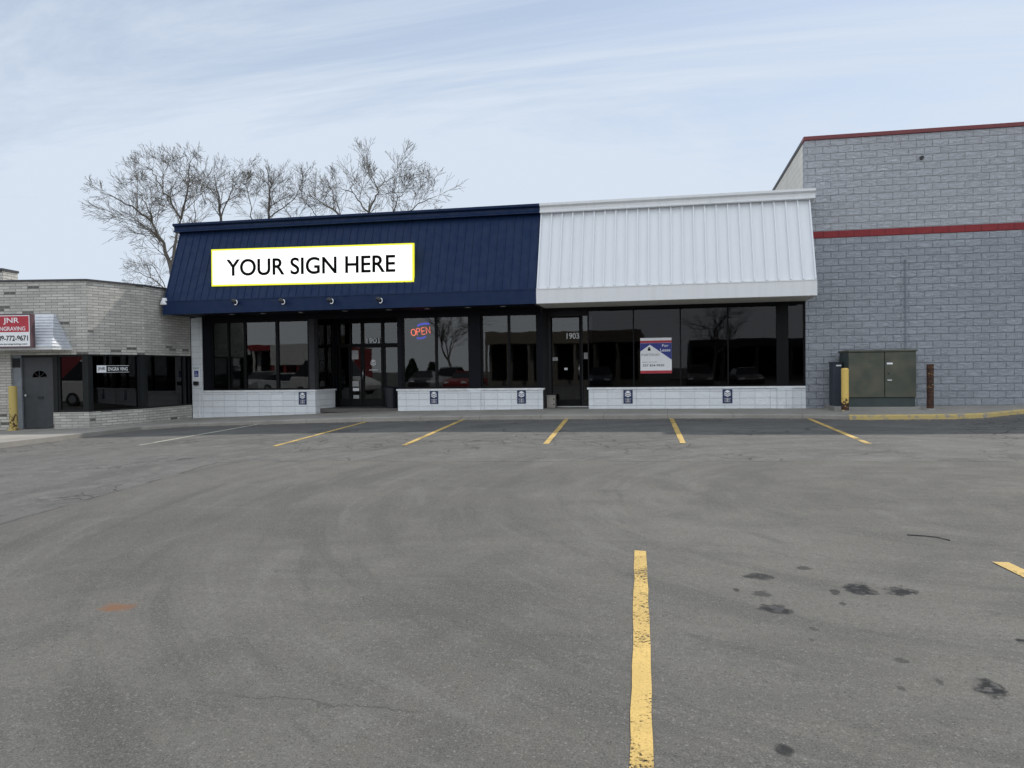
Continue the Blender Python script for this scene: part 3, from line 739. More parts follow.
# ------------------------------------------------------------------ small floodlights on the navy fascia
def spot(u, label):
    P = onY(u, 302.5 - (u - 285) * .013, YB); x, z = P.x, P.z
    t = empty('sign_lamp', (x, YB, z), label, 'lamp', 'small sign lamps along the navy fascia')
    build('mount', MB().tube([(x, YB + .0, z), (x, YB - .03, z)], .045, 12).tube([(x, YB - .02, z), (x + .02, YB - .14, z + .03)], .014, 8), M_BLACK, t)
    pts = [(x - .05, YB - .14, z + .05), (x + .03, YB - .16, z + .04), (x + .07, YB - .18, z - .0)]
    build('lamp_head', MB().tube(pts, [.055, .06, .045], 12), M_BLACK, t, smooth=False)
    arc = [(x + .07 + .055 * math.cos(a), YB - .2, z - .0 + .065 * math.sin(a)) for a in [R_(q) for q in range(-120, 71, 19)]]
    build('rim', MB().tube(arc, .012, 6), M_WP, t, smooth=True)  # white arc standing in for the crescent highlight on the lamp head
    return t
spot(237, 'small black sign lamp on the navy fascia nearest the left roof corner')
spot(284, 'small black sign lamp on the navy fascia under the words YOUR SIGN')
spot(332, 'small black sign lamp on the navy fascia above the left bay window')
spot(380.5, 'small black sign lamp on the navy fascia above the double door entrance')
P = onY(165.5, 301, YB + .1)
fl = empty('flood_lamp', (P.x, P.y, P.z - .1), 'white flood lamp at the left end of the navy roof beside the brick building', 'lamp')
build('lamp_head', MB().lathe((P.x, P.y - .05, P.z - .12), [(.11, 0), (.12, .03), (.075, .14), (.06, .2)], 14), M_WP, fl, smooth=True)
build('bracket', MB().tube([(P.x, P.y - .03, P.z + .05), (P.x + .12, P.y + .1, P.z + .06)], .02, 8), M_WP, fl)

# ------------------------------------------------------------------ blue plaques on the knee walls
def hexlogo(mb, c, s, y, k=1.0):
    """a stack of a diamond over two chevrons"""
    def q(a, b): return (c[0] + a * s * k, c[1] + b * s)
    mb.prism([q(0, 1.0), q(-.8, .55), q(0, .12), q(.8, .55)], 'y', y - .003, y)
    for o in (0, -.5):
        mb.prism([q(-.85, .32 + o), q(0, -.12 + o), q(.85, .32 + o), q(.85, .02 + o), q(0, -.42 + o), q(-.85, .02 + o)], 'y', y - .003, y)
    return mb
def plaque(u, v, label):
    P = onY(u, v, Y0 - .012); x, z = P.x, P.z
    t = empty('wall_plaque', (x, Y0 - .01, z - .18), label, 'plaque', 'navy plaques on the white block walls')
    w, h = .125, .185
    build('plate', MB().box(x - w, x + w, Y0 - .012, Y0 - .001, z - h, z + h), M_BLUEP, t, .004)
    m = hexlogo(MB(), (x, z + .075), .095, Y0 - .0125)
    build('emblem', m, M_WP, t)
    m = MB()
    r = random.Random(int(u))
    for k_, (ww, zz_) in enumerate(((.085, -.055), (.07, -.085), (.08, -.12), (.075, -.145))):
        x_ = x - ww
        while x_ < x + ww - .012:
            l = r.uniform(.012, .035); m.box(x_, min(x_ + l, x + ww), Y0 - .0155, Y0 - .0125, z + zz_ - .007, z + zz_ + .007); x_ += l + .007
    m.box(x - .012, x + .012, Y0 - .0145, Y0 - .0124, z - .155, z - .045); build('print', m, plain('pale_print', (.5, .5, .52), .6), t)
plaque(302.5, 398.3, 'navy plaque with white emblem on the white block wall left of the double doors')
plaque(434, 397.5, 'navy plaque with white emblem below the OPEN sign window')
plaque(521.5, 397, 'navy plaque with white emblem just left of the 1903 door')
plaque(628, 396.8, 'navy plaque with white emblem on the wall just right of the 1903 door')
plaque(727.5, 396.3, 'navy plaque with white emblem on the white block wall nearest the grey building')

# ------------------------------------------------------------------ real estate poster on the glass
def poster():
    a = onY(640.5, 373.5, Y0 + .03); b = onY(671.5, 337.5, Y0 + .03)
    x0, x1, z0, z1 = a.x, b.x, a.z, b.z; w = x1 - x0; h = z1 - z0; y = Y0 + .04
    t = empty('for_lease_sign', (x0 + w / 2, y, z0), 'red white and blue For Lease sign taped inside the big shop window', 'sign')
    build('sheet', MB().box(x0, x1, y, y + .006, z0, z1), M_WP, t)
    X = lambda f: x0 + w * f; Z = lambda f: z0 + h * f
    build('red_band', MB().box(x0 + .001, x1 - .001, y - .003, y - .0005, z0 + .001, Z(.08)).box(x0 + .001, x1 - .001, y - .003, y - .0005, Z(.86), Z(.925)), M_REDP, t)
    build('blue_field', MB().prism([(X(.002), Z(.855)), (X(.002), Z(.62)), (X(.31), Z(.81)), (X(.998), Z(.38)), (X(.998), Z(.855))], 'y', y - .003, y - .0006), M_BLUEPR, t)
    l = text_mb('For', 1, (X(.80), y - .003, Z(.78)), depth=.003, height=h * .075, width=w * .2, bold=.01)
    text_mb('Lease', 1, (X(.80), y - .003, Z(.655)), depth=.003, height=h * .085, width=w * .32, bold=.01, mb=l)
    build('lettering', l, M_WP, t)
    l = text_mb('martition', 1, (X(.32), y - .0005, Z(.535)), depth=.003, height=h * .085, width=w * .58)
    text_mb('REAL ESTATE', 1, (X(.30), y - .0005, Z(.315)), depth=.003, height=h * .035, width=w * .46, mb=l)
    build('lettering', l, M_GREYPR, t)
    l = text_mb('337 834 9930', 1, (X(.42), y - .0005, Z(.225)), depth=.003, height=h * .06, width=w * .68, bold=.008)
    l.box(X(.24), X(.33), y - .003, y - .0005, Z(.64), Z(.70)).prism([(X(.24), Z(.705)), (X(.33), Z(.705)), (X(.285), Z(.75))], 'y', y - .003, y - .0005)
    build('lettering', l, M_LETTER, t)
poster()

# ------------------------------------------------------------------ neon OPEN sign inside the glass
def neon():
    y = Y0 + .28; c = onY(421, 331.3, y); tilt = R_(7)
    xd_ = Vector((math.cos(tilt), 0, math.sin(tilt))); yd_ = Vector((-math.sin(tilt), 0, math.cos(tilt)))
    t = empty('neon_open_sign', (c.x, y, c.z - .25), 'lit neon OPEN sign in red letters with blue arcs behind the window', 'sign')
    q = lambda a, b, n=0.0: c + xd_ * (a * .80) + yd_ * (b * .80) + Vector((0, n, 0))
    def tb(m, pts, r=.011): return m.tube([q(*p) for p in pts], r, 6)
    m = MB(); h = .12; W_ = .075
    cx_ = [-.29, -.10, .085, .27]
    o = [(cx_[0] + .085 * math.cos(a), .115 * math.sin(a)) for a in [2 * PI * i / 18 for i in range(19)]]; tb(m, o)
    p = cx_[1]; tb(m, [(p - .065, -h), (p - .065, h), (p + .02, h), (p + .06, h * .75), (p + .06, h * .3), (p + .02, .0), (p - .06, 0)])
    e = cx_[2]; tb(m, [(e + .06, h), (e - .06, h), (e - .06, -h), (e + .065, -h)]); tb(m, [(e - .055, 0), (e + .045, 0)])
    n_ = cx_[3]; tb(m, [(n_ - .07, -h), (n_ - .07, h), (n_ + .07, -h), (n_ + .07, h)])
    build('letters', m, M_NEON_R, t)
    a = [(.12 + .36 * math.cos(w), .10 + .17 * math.sin(w)) for w in [R_(x) for x in range(50, 131, 10)]]
    b = [(-.02 + .27 * math.cos(w), -.12 - .14 * math.sin(w)) for w in [R_(x) for x in range(50, 131, 10)]]
    m = MB(); tb(m, a, .02); tb(m, [(x, z_ - .035) for x, z_ in a], .014); tb(m, b, .02); tb(m, [(x, z_ + .03) for x, z_ in b], .012); build('arc_tubes', m, M_NEON_B, t)
    m = MB().box(c.x - .4, c.x + .42, y + .03, y + .04, c.z - .26, c.z - .25)
    m.tube([q(-.3, .05, .03), q(-.3, .62, .03)], .003, 4).tube([q(.3, .05, .03), q(.3, .5, .03)], .003, 4)
    build('hanger', m, M_BLACK, t)
neon()
# ------------------------------------------------------------------ street numbers and door graphics
z = onY(373, 340.6, EY).z
tag(build('house_number', text_mb('1901', 1, (onY(373, 340, EY).x, EY - .004, EVZ(340.5)), depth=.004, width=.42, height=.15, bold=.006), M_WP),
    'white number 1901 on the glass over the double doors', 'house number')
l = text_mb('1903', 1, (onY(572.8, 336, DY).x, DY + .016, DVZ(336)), depth=.004, width=.36, height=.17, bold=.02)
tag(build('house_number', l, M_WP), 'white number 1903 at the top of the single glass door', 'house number')
m = hexlogo(MB(), (onY(373, 362, EY).x, EVZ(362.8)), .1, EY + .035, 1.1); m.box(onY(373, 362, EY).x - .14, onY(373, 362, EY).x + .14, EY + .032, EY + .035, EVZ(370.2), EVZ(369.6))
tag(build('door_emblem', m, M_WP), 'white stacked diamond emblem on the glass of the entrance door', 'decal')
def notice(u0, v0, u1, v1, Y, label, mat=M_WP, lines=True):
    a = onY(u0, v1, Y); b = onY(u1, v0, Y)
    t = empty('paper_notice', ((a.x + b.x) / 2, Y, a.z), label, 'notice')
    build('sheet', MB().box(a.x, b.x, Y - .003, Y, a.z, b.z), mat, t)
    if lines:
        m = MB(); h = b.z - a.z; k = max(2, int(h / .035))
        for i in range(k): m.box(a.x + .02, b.x - .02 - (i % 3) * .015, Y - .0045, Y - .003, a.z + h * (i + .35) / k, a.z + h * (i + .6) / k)
        build('print', m, M_GREYPR, t)
M_OFFW = plain('aged_paper', (.42, .42, .42), .7)
notice(352, 350.3, 358.3, 359.3, EY + .032, 'pale printed notice high on the left entrance door glass', M_OFFW)
notice(352.2, 381, 358.8, 386.5, EY + .032, 'pale leaflet at waist height on the left entrance door glass', M_OFFW)
notice(353, 388, 359, 391, EY + .032, 'small white sticker below the leaflet on the left entrance door', M_WP, False)
notice(353.5, 395, 359, 398.6, EY + .032, 'small framed sticker at the foot of the left entrance door glass', M_OFFW)
notice(552, 357.2, 557.8, 360.8, DY + .034, 'pale card in the left corner of the 1903 door glass', M_OFFW, False)
notice(564.4, 367.8, 567.6, 370, DY + .034, 'tiny white sticker in the middle of the 1903 door glass', M_WP, False)
notice(584, 352.6, 587.8, 359, DY - .001, 'pale vertical notice on the sidelight right of the 1903 door', M_OFFW, False)

# ------------------------------------------------------------------ accessible parking sign and box on the white pilaster
P = onY(196.3, 374, Y0 - .01)
t = empty('parking_sign', (P.x, Y0 - .01, P.z - .2), 'small reserved parking sign with blue wheelchair symbol on the white corner pilaster', 'sign')
build('plate', MB().box(P.x - .125, P.x + .125, Y0 - .014, Y0 - .0045, P.z - .21, P.z + .21), M_WP, t, .003)
M_GRN = plain('sign_green', (.03, .2, .09), .5)
build('green_band', text_mb('RESERVED', 1, (P.x, Y0 - .0142, P.z + .165), depth=.002, width=.2, height=.04, mb=MB().box(P.x - .115, P.x + .115, Y0 - .016, Y0 - .0142, P.z + .196, P.z + .202)), M_GRN, t)
m = MB().box(P.x - .065, P.x + .075, Y0 - .017, Y0 - .0142, P.z - .09, P.z + .1)
build('blue_field', m, M_BLUEPR, t)
cx, cz = P.x, P.z - .0
m = MB().lathe((0, 0, 0), [(.001, 0), (.012, 0)], 8); m = MB()
yy = Y0 - .019
ringp = [(cx - .005 + .03 * math.cos(a), yy, cz - .03 + .03 * math.sin(a)) for a in [R_(q) for q in range(120, 400, 20)]]
m.tube(ringp, .005, 6); m.tube([(cx - .005, yy, cz + .05), (cx - .003, yy, cz + .0), (cx + .03, yy, cz - .002), (cx + .045, yy, cz - .045)], .006, 6); m.tube([(cx - .006, yy, cz + .062), (cx - .006, yy, cz + .075)], .010, 8)
build('wheelchair_symbol', m, M_WP, t)
P = onY(196, 383.3, Y0 - .06)
tag(build('meter_box', MB().box(P.x - .065, P.x + .065, Y0 - .09, Y0 - .0045, P.z - .05, P.z + .05).box(P.x - .075, P.x + .075, Y0 - .1, Y0 - .09, P.z - .058, P.z + .058), M_BLACK, bevel=.006), 'small black box on the white corner pilaster below the parking sign', 'box')
m = MB().tube([(P.x + .07, Y0 - .02, walk_z(P.x)), (P.x + .07, Y0 - .02, P.z - .3)], .012, 6)
tag(build('conduit', m, M_WSILL), 'thin white conduit rising up the foot of the corner pilaster', 'pipe')

# ------------------------------------------------------------------ bin and ash box by the doors
bx = onY(391.8, 398, Y0 + .55); bz = walk_z(bx.x) + .012
t = empty('trash_bin', (bx.x, Y0 + .55, bz), 'tall dark trash bin standing at the right of the double doors', 'trash bin')
build('bin_body', MB().lathe((bx.x, Y0 + .55, bz), [(.17, 0), (.18, .02), (.215, .60)], 18), M_PLAST, t, smooth=False)
build('lid', MB().lathe((bx.x, Y0 + .55, bz + .6), [(.235, 0), (.235, .05), (.2, .09), (.08, .115)], 18), M_PLAST, t)
ab = onY(551.5, 402, Y0 + .45); az_ = walk_z(ab.x) + .012
t = empty('storage_box', (ab.x, Y0 + .45, az_), 'small beige box standing in the doorway of 1903', 'box')
build('box_body', MB().box(ab.x - .12, ab.x + .12, Y0 + .33, Y0 + .57, az_, az_ + .33), M_BEIGEP, t, .012)
build('lid', MB().box(ab.x - .13, ab.x + .13, Y0 + .32, Y0 + .58, az_ + .332, az_ + .36), M_BEIGEP, t, .008)
build('vent', MB().box(ab.x + .07, ab.x + .1, Y0 + .326, Y0 + .329, az_ + .08, az_ + .12).box(ab.x + .07, ab.x + .1, Y0 + .326, Y0 + .329, az_ + .22, az_ + .27), M_BLACK, t)

# ================================================================== GREY BLOCK BUILDING
GB = empty('block_building', (12, Y0, .5), 'tall grey split block building with a dark red band on the right', 'building')
GX0, GX1, GT = XR, 34.0, 7.36
zb0, zb1 = 4.83, 5.01
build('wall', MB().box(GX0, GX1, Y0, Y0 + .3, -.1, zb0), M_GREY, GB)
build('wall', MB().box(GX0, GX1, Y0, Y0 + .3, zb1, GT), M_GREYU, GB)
build('red_band', MB().box(GX0 - .004, GX1, Y0 - .004, Y0 + .3, zb0, zb1), M_RED, GB)
build('side_wall', MB().box(GX0, GX0 + .3, Y0 + .301, Y0 + 25, -.1, GT), M_CREAM, GB)
build('back_wall', MB().box(GX0, GX1, Y0 + 25, Y0 + 25.3, -.1, GT), M_CREAM, GB)
build('side_wall', MB().box(GX1 - .3, GX1, Y0 + .301, Y0 + 25, -.1, GT), M_GREY, GB)
build('roof', MB().box(GX0 + .3, GX1 - .3, Y0 + .3, Y0 + 25, 6.8, 6.95), M_ROOF, GB)
c = MB().box(GX0 - .03, GX1 + .02, Y0 - .035, Y0 + .34, GT, GT + .1); build('coping', c, M_REDT, GB, .006)
c = MB().box(GX0 - .03, GX0 + .33, Y0 + .341, Y0 + 25, GT, GT + .09); build('coping', c, M_CHAR, GB)
P = onY(905, 260, Y0); q = onY(905, 352, Y0)
tag(build('conduit', MB().tube([(P.x, Y0 - .03, P.z), (P.x, Y0 - .03, q.z - .5)], .014, 8).box(P.x - .03, P.x + .03, Y0 - .04, Y0 - .001, P.z - .02, P.z + .0), plain('conduit_grey', (.20, .22, .26), .7)), 'thin grey vertical conduit on the grey block wall above the cabinet', 'pipe')
P = onY(921.5, 158, Y0)
tag(build('wall_vent', MB().tube([(P.x, Y0 - .04, P.z), (P.x, Y0 + .0, P.z)], .05, 14), M_BLACK), 'small round black vent high on the grey block wall', 'vent')

# ------------------------------------------------------------------ transformer cabinet, its side box, the pad
TY0 = 19.95
def TX(u, Y=TY0): return onY(u, 380, Y).x
a = onY(847, 406.8, TY0); tb0 = a.z; tzt = onY(880, 349.8, TY0).z
x0, x1 = TX(848.5), TX(916)
pad = tag(build('concrete_pad', MB().box(x0 - .35, x1 + .1, TY0 - .12, Y0 - .02, .3, tb0 - .002), M_PAD, bevel=.01), 'low concrete slab under the green transformer cabinet', 'slab')
t = empty('transformer_cabinet', ((x0 + x1) / 2, TY0 + .5, tb0), 'large dull green electrical transformer cabinet with two doors against the grey wall', 'cabinet')
mid = tb0 + (tzt - tb0) * .165
build('base_skirt', MB().box(x0 + .015, x1 - .015, TY0 + .015, TY0 + .98, tb0, mid - .012), M_GREENL, t)
xs_ = x0 - .0
build('cabinet_body', MB().prism([(x0, TY0 + .02), (x1, TY0 + .02), (x1, TY0 + 1.0), (x0, TY0 + 1.0)], 'z', mid - .01, tzt - .05), M_GREENL, t, .01)
xm = TX(884.5)
for (p, q) in ((x0, xm - .008), (xm + .008, x1)):
    d = build('door', MB().box(p, q, TY0 - .018, TY0 + .018, mid, tzt - .055), M_GREEN, t, .008)
    if p > x0:
        build('handle', MB().box(p + .05, p + .15, TY0 - .04, TY0 - .019, tb0 + .62, tb0 + .655), M_SILV, d, .004)
        build('label_plate', MB().box(p + .04, p + .17, TY0 - .022, TY0 - .0185, tb0 + 1.02, tb0 + 1.06), M_WP, d)
        build('lock', MB().tube([(p + .08, TY0 - .03, tb0 + .80), (p + .08, TY0 - .018, tb0 + .80)], .02, 10), M_TAUPE, d)
build('cabinet_lid', MB().prism([(x0 - .0, TY0 - .04), (x1 + .03, TY0 - .04), (x1 + .03, TY0 + 1.03), (x0 - .03, TY0 + 1.03)], 'z', tzt - .05, tzt), M_GREEN, t, .012)
sbx0, sbx1 = onY(832.8, 380, TY0 + .5).x, x0 - .03
t = empty('meter_cabinet', ((sbx0 + sbx1) / 2, TY0 + .7, tb0), 'narrow slate blue electrical box beside the green cabinet behind the yellow bollard', 'cabinet')
zt = onY(838, 363, TY0 + .5).z
build('box_body', MB().box(sbx0, sbx1, TY0 + .5, TY0 + .94, tb0 - .0, zt), M_NBOX, t, .01)
build('box_lid', MB().box(sbx0 - .015, sbx1 + .01, TY0 + .48, TY0 + .95, zt + .001, zt + .03), M_NBOX, t, .006)
build('label_plate', MB().box(sbx1 - .15, sbx1 - .03, TY0 + .494, TY0 + .4985, zt - .08, zt - .045), M_WP, t)

# ------------------------------------------------------------------ bollards
def bollard(u0, u1, vt, Y, mat, label, r=None, tilt=0.0, zg=None, cap=True):
    a = onY(u0, 390, Y).x; b = onY(u1, 390, Y).x; r = (b - a) / 2; x = (a + b) / 2; z0 = walk_z(x) if zg is None else zg; zt = onY((u0 + u1) / 2, vt, Y).z
    h = zt - z0
    prof = [(r * 1.0, 0), (r, .02), (r * 1.0, h * .25), (r * .985, h * .6), (r, h - .03), (r * .8, h - .004), (r * .3, h)] if cap else [(r, 0), (r * .97, h * .3), (r, h * .6), (r, h)]
    t = empty('bollard', (x, Y, z0), label, 'bollard')
    m = MB().lathe((x, Y, z0), prof, 20)
    for v in m.v: v.x += (v.z - z0) * tilt
    build('post', m, mat, t, smooth=False)
    c = MB().lathe((x, Y, z0 - .01), [(r * 1.5, 0), (r * 1.5, .03), (r * 1.15, .045)], 16); build('base_collar', c, M_PAD if mat is not M_BOLC else M_BOLC, t)
    return t
bollard(841.2, 848.8, 368, 19.4, M_BOLY, 'yellow steel bollard with peeling rusted foot left of the green cabinet')
bollard(926.6, 933.8, 364.2, 19.7, M_BOLR, 'brown rusted steel bollard right of the green cabinet', cap=False)

# ================================================================== BRICK BUILDING ON THE LEFT
ZL = .17
A10 = (-17.0, 17.0); A52 = (-15.55, 17.2); A88 = (-14.72, 17.42); A146 = (-14.24, 19.0); A191 = (-14.23, Y0 - .01)
LB = empty('brick_building', (-16.5, 17.5, ZL), 'low pale brick building with faceted front and dark windows on the left', 'building')
LT = 4.0; LH = 2.1; LK = .60
AW = (-24.0, 15.7); A0b = (-17.35, 16.93)
def hgt(u, v, P):
    d = ray(u, v); k = math.hypot(P[0], P[1]) / math.hypot(d.x, d.y); return EYE.z + d.z * k
th = .25
def onseg(u, A, B):   # plan point where column u meets wall line A-B
    d = ray(u, 380); # solve EYE + t d on line
    ax, ay = A; bx_, by_ = B; ex, ey = bx_ - ax, by_ - ay
    det = d.x * (-ey) + d.y * ex; tt = (ax * (-ey) + ay * ex) / det
    return (d.x * tt, d.y * tt)
pD0 = onseg(11, A10, A88); pD1 = onseg(52.5, A10, A88)
for (A, B) in ((A10, A88), (A88, A146), (A146, A191)):
    build('wall', MB().slab(A, B, th, LH, LT, 0), M_ROMAN, LB)
    build('coping', MB().slab(A, B, th + .06, LT, LT + .05, -.03, 0.004, .996), M_CHAR, LB)
build('wall', MB().slab(AW, A10, th, -.1, LT), M_ROMAN, LB)
build('coping', MB().slab(AW, A10, th + .06, LT, LT + .05, -.03), M_CHAR, LB)
for (A, B) in ((pD1, A88), (A88, A146), (A146, A191)):
    build('knee_wall', MB().slab(A, B, th, -.1, LK), M_ROMAN, LB)
build('wall', MB().slab(A10, pD0, th, -.1, LH), M_ROMAN, LB)
# pier standing above the parapet
zp = hgt(5, 271, A10)
pa = onseg(-26, AW, A10); pb = onseg(5.5, A10, A88)
build('pier', MB().slab(pa, pb, .6, LT + .051, zp, .0), M_ROMAN, LB)
build('pier_cap', MB().slab(pa, pb, .66, zp, zp + .06, -.03, -.02, 1.02), M_CHAR, LB)
# closing walls and roof behind
build('roof', MB().prism([(-23.8, 16.1), (-17.0, 17.15), (-14.95, 17.6), (-14.45, 19.1), (-14.45, 30), (-24, 30)], 'z', 3.4, 3.5), M_ROOF, LB)
build('back_wall', MB().box(-24, -14.3, 30, 30.2, -.1, 4), M_ROMAN, LB); build('side_wall', MB().box(-24.2, -24, 15.8, 30, -.1, 4), M_ROMAN, LB)
build('interior_wall', MB().box(-24, -14.5, 23, 23.1, 0, 3.3), M_INT, LB)
build('interior_floor', MB().prism([(-23.9, 16.2), (-17.2, 17.4), (-14.9, 17.75), (-14.5, 19.2), (-14.5, 23), (-23.9, 23)], 'z', .16, .19), M_INTF, LB)
# windows
s1 = onseg(57, A10, A88); s2 = onseg(83.5, A10, A88)
M_WFR = plain('dark_window_frame', (.014, .016, .017), .5, spec=.2)
window(LB, s1, s2, LK + .001, LH - .002, [], fw=.05, off=.04, mat=M_WFR, glassm=M_GLASS)
def lslab(name, A, B, mat, z0, z1, t=.15, off=.02): return build(name, MB().slab(A, B, t, z0, z1, off), mat, LB)
lslab('post', pD1, s1, M_WFR, LK + .001, LH - .002)
lslab('post', s2, A88, M_WFR, LK + .001, LH - .002)
w0 = onseg(92.5, A88, A146); w1 = onseg(140.5, A88, A146)
lslab('post', A88, w0, M_WFR, LK + .001, LH - .002); lslab('post', w1, A146, M_WFR, LK + .001, LH - .002)
window(LB, w0, w1, LK + .001, LH - .002, [], fw=.04, off=.04, mat=M_WFR, glassm=M_GLASS2)
w2 = onseg(148, A146, A191)
lslab('post', A146, w2, M_WFR, LK + .001, LH - .002)
window(LB, w2, A191, LK + .001, LH - .002, [(.86, .06)], fw=.04, off=.04, mat=M_WFR, glassm=M_GLASS2)
# entrance: door, jamb, canopy
pd0 = onseg(20, A10, A88)
lslab('jamb', pD0, pd0, M_PGREY, ZL, LH - .002, .12, .06)
dA, dB = Vector(pd0), Vector(pD1)
dr = build('door', MB().slab(dA, dB, .05, ZL + .02, LH - .06, .12), M_DGREY, LB, .004)
lslab('door_head', pd0, pD1, M_WFR, LH - .06, LH - .002, .14, .08)
def on_door(f, z, off):
    d = (dB - dA); n = Vector((-d.y, d.x)).normalized(); p = dA + d * f + n * off; return Vector((p.x, p.y, z))
dd = (dB - dA).normalized(); dn = Vector((-dd.y, dd.x))
# fan light in the door
fan = [(math.cos(a) * .19, math.sin(a) * .17) for a in [PI * i / 12 for i in range(13)]]
fm = MB(); fc = on_door(.52, 1.52, .12); D3 = Vector((dd.x, dd.y, 0)); N3 = Vector((dn.x, dn.y, 0))
fv = [fc + D3 * a + Vector((0, 0, b)) - N3 * .006 for a, b in fan] + [fc + D3 * a + Vector((0, 0, b)) for a, b in fan]
fm.add(fv, [tuple(range(13)), tuple(range(13, 26))[::-1]] + [(i, (i + 1) % 13, 13 + (i + 1) % 13, 13 + i) for i in range(13)])
build('fanlight', fm, M_GLASS2, dr)
mmb = MB()
for a in (PI / 4, PI / 2, 3 * PI / 4): mmb.tube([fc - N3 * .01, fc - N3 * .01 + D3 * math.cos(a) * .19 + Vector((0, 0, math.sin(a) * .17))], .006, 4)
build('glazing_bar', mmb, M_DGREY, dr)
q = on_door(.54, .98, .105); build('mail_slot', MB().slab(q.xy - dd * .07, q.xy + dd * .07, .012, .95, 1.02), M_BLACK, dr)
q = on_door(.1, 1.05, .08); build('handle', MB().tube([on_door(.1, 1.05, .12), on_door(.1, 1.05, .07)], .028, 10), M_SILV, dr)
# number plate on the jamb
j = (Vector(pD0) + Vector(pd0)) / 2
P_ = [on for on in ()]
tag(build('wall_sign', MB().slab(j - dd * .1, j + dd * .1, .01, 1.78, 2.02, .045), M_WFR), 'small dark sign on the pale jamb left of the grey door', 'sign')
# canopy of horizontal metal courses
ztop = hgt(45, 314, A52); zbot = hgt(60, 349.5, A52)
cn = empty('door_canopy', (-16.3, 16.6, zbot), 'silvery metal hipped canopy with horizontal courses over the grey door', 'canopy')
cL, cR = onseg(-12, A10, A88), onseg(72.5, A10, A88); tL, tR = onseg(0, A10, A88), onseg(57, A10, A88)
cL, cR, tL, tR = [Vector(q) for q in (cL, cR, tL, tR)]
pr = .78
steps = 11; m = MB(); side_m = MB()
for i in range(steps):
    f0, f1 = i / steps, (i + 1) / steps
    def row(f, lip):
        L = cL.lerp(tL, f); R = cR.lerp(tR, f); o = pr * (1 - f) * .96 + .06 + lip
        Lf = L - dn * o + dd * 0; Rf = Vector((R.x, R.y)) - dn * o
        # the hip runs in as it goes out: the front edge is shorter than the wall edge
        return Lf + dd * .0, Rf - dd * .0, L, R
    za = zbot + .06 + (ztop - zbot - .06) * f0; zb_ = zbot + .06 + (ztop - zbot - .06) * f1
    a0, a1, a2, a3 = row(f0, .012); b0, b1, b2, b3 = row(f1, .012 - .0)
    lip = .02
    m.hexa([(a0.x, a0.y, za), (a1.x, a1.y, za), (a3.x, a3.y, za), (a2.x, a2.y, za)], [(b0.x - dn.x * lip * 0, b0.y, zb_), (b1.x, b1.y, zb_), (b3.x, b3.y, zb_), (b2.x, b2.y, zb_)])
    m.hexa([(a0.x - dn.x * lip, a0.y - dn.y * lip, za - .012), (a1.x - dn.x * lip + dd.x * lip, a1.y - dn.y * lip, za - .012), (a3.x + dd.x * lip, a3.y, za - .012), (a2.x, a2.y, za - .012)],
           [(a0.x - dn.x * lip, a0.y - dn.y * lip, za + .012), (a1.x - dn.x * lip + dd.x * lip, a1.y - dn.y * lip, za + .012), (a3.x + dd.x * lip, a3.y, za + .012), (a2.x, a2.y, za + .012)])
build('canopy_shell', m, M_LAP, cn)
e0 = cL - dn * (pr + .03); e1 = cR - dn * (pr + .03)
m = MB().hexa([(e0.x, e0.y, zbot - .02), (e1.x, e1.y, zbot - .02), (cR.x + .03, cR.y, zbot - .02), (cL.x, cL.y, zbot - .02)], [(e0.x, e0.y, zbot + .045), (e1.x, e1.y, zbot + .045), (cR.x + .03, cR.y, zbot + .045), (cL.x, cL.y, zbot + .045)])
build('drip_edge', m, M_WTRIM, cn)
# JNR sign box in front of the canopy
nn = Vector((dn.x, dn.y, 0)); d3 = Vector((dd.x, dd.y, 0))
def on_sgn(u, v, off=pr + .22):
    p0 = Vector((A10[0], A10[1], 0)) - nn * off; d = ray(u, v); tt = (p0 - EYE).dot(nn) / d.dot(nn); return EYE + d * tt
s_r = on_sgn(31, 331); s_l = on_sgn(-8, 331); zt_ = on_sgn(20, 314).z; zb_ = on_sgn(20, 347.5).z
sw_ = (s_r - s_l).length; sc = (s_r + s_l) / 2; sc.z = (zt_ + zb_) / 2; sh = zt_ - zb_
SB = empty('shop_sign', (sc.x, sc.y, zb_), 'red and white box sign reading JNR ENGRAVING with a phone number over the grey door', 'sign')
def sbx(m, a0, a1, b0, b1, n0, n1):
    q = lambda a, b, n: sc + d3 * a + Vector((0, 0, b)) + nn * n
    return m.hexa([q(a0, b0, n0), q(a1, b0, n0), q(a1, b0, n1), q(a0, b0, n1)], [q(a0, b1, n0), q(a1, b1, n0), q(a1, b1, n1), q(a0, b1, n1)])
build('sign_cabinet', sbx(MB(), -sw_ / 2, sw_ / 2, -sh / 2, sh / 2, .0, .16), plain('maroon_metal', (.10, .05, .06), .5), SB)
build('sign_face', sbx(MB(), -sw_ / 2 + .03, sw_ / 2 - .03, -sh / 2 + .03, sh / 2 - .03, -.004, .002), M_WP, SB)
build('red_field', sbx(MB(), -sw_ / 2 + .05, sw_ / 2 - .05, -.03, sh / 2 - .05, -.007, -.004), M_REDP, SB)
tt = lambda s, z_, w_, h_, b=.0, mb=None: text_mb(s, 1, sc + Vector((0, 0, z_ * sh)) - nn * .007, d3, (0, 0, 1), .004, width=w_ * sw_, height=h_ * sh, bold=b, mb=mb)
l = tt('JNR', .29, .40, .20, .01); tt('ENGRAVING', .065, .72, .12, .01, l); build('lettering', l, M_WP, SB)
l = tt('989-772-9671', -.22, .84, .16, .01); tt('www.jnrengraving.com', -.40, .80, .06, 0, l); build('lettering', l, M_LETTER, SB)
bollard(9.5, 16.0, 386, onseg(13, A10, A88)[1] - .28, M_BOLC, 'yellow bollard standing at the left of the grey door', zg=ZL)
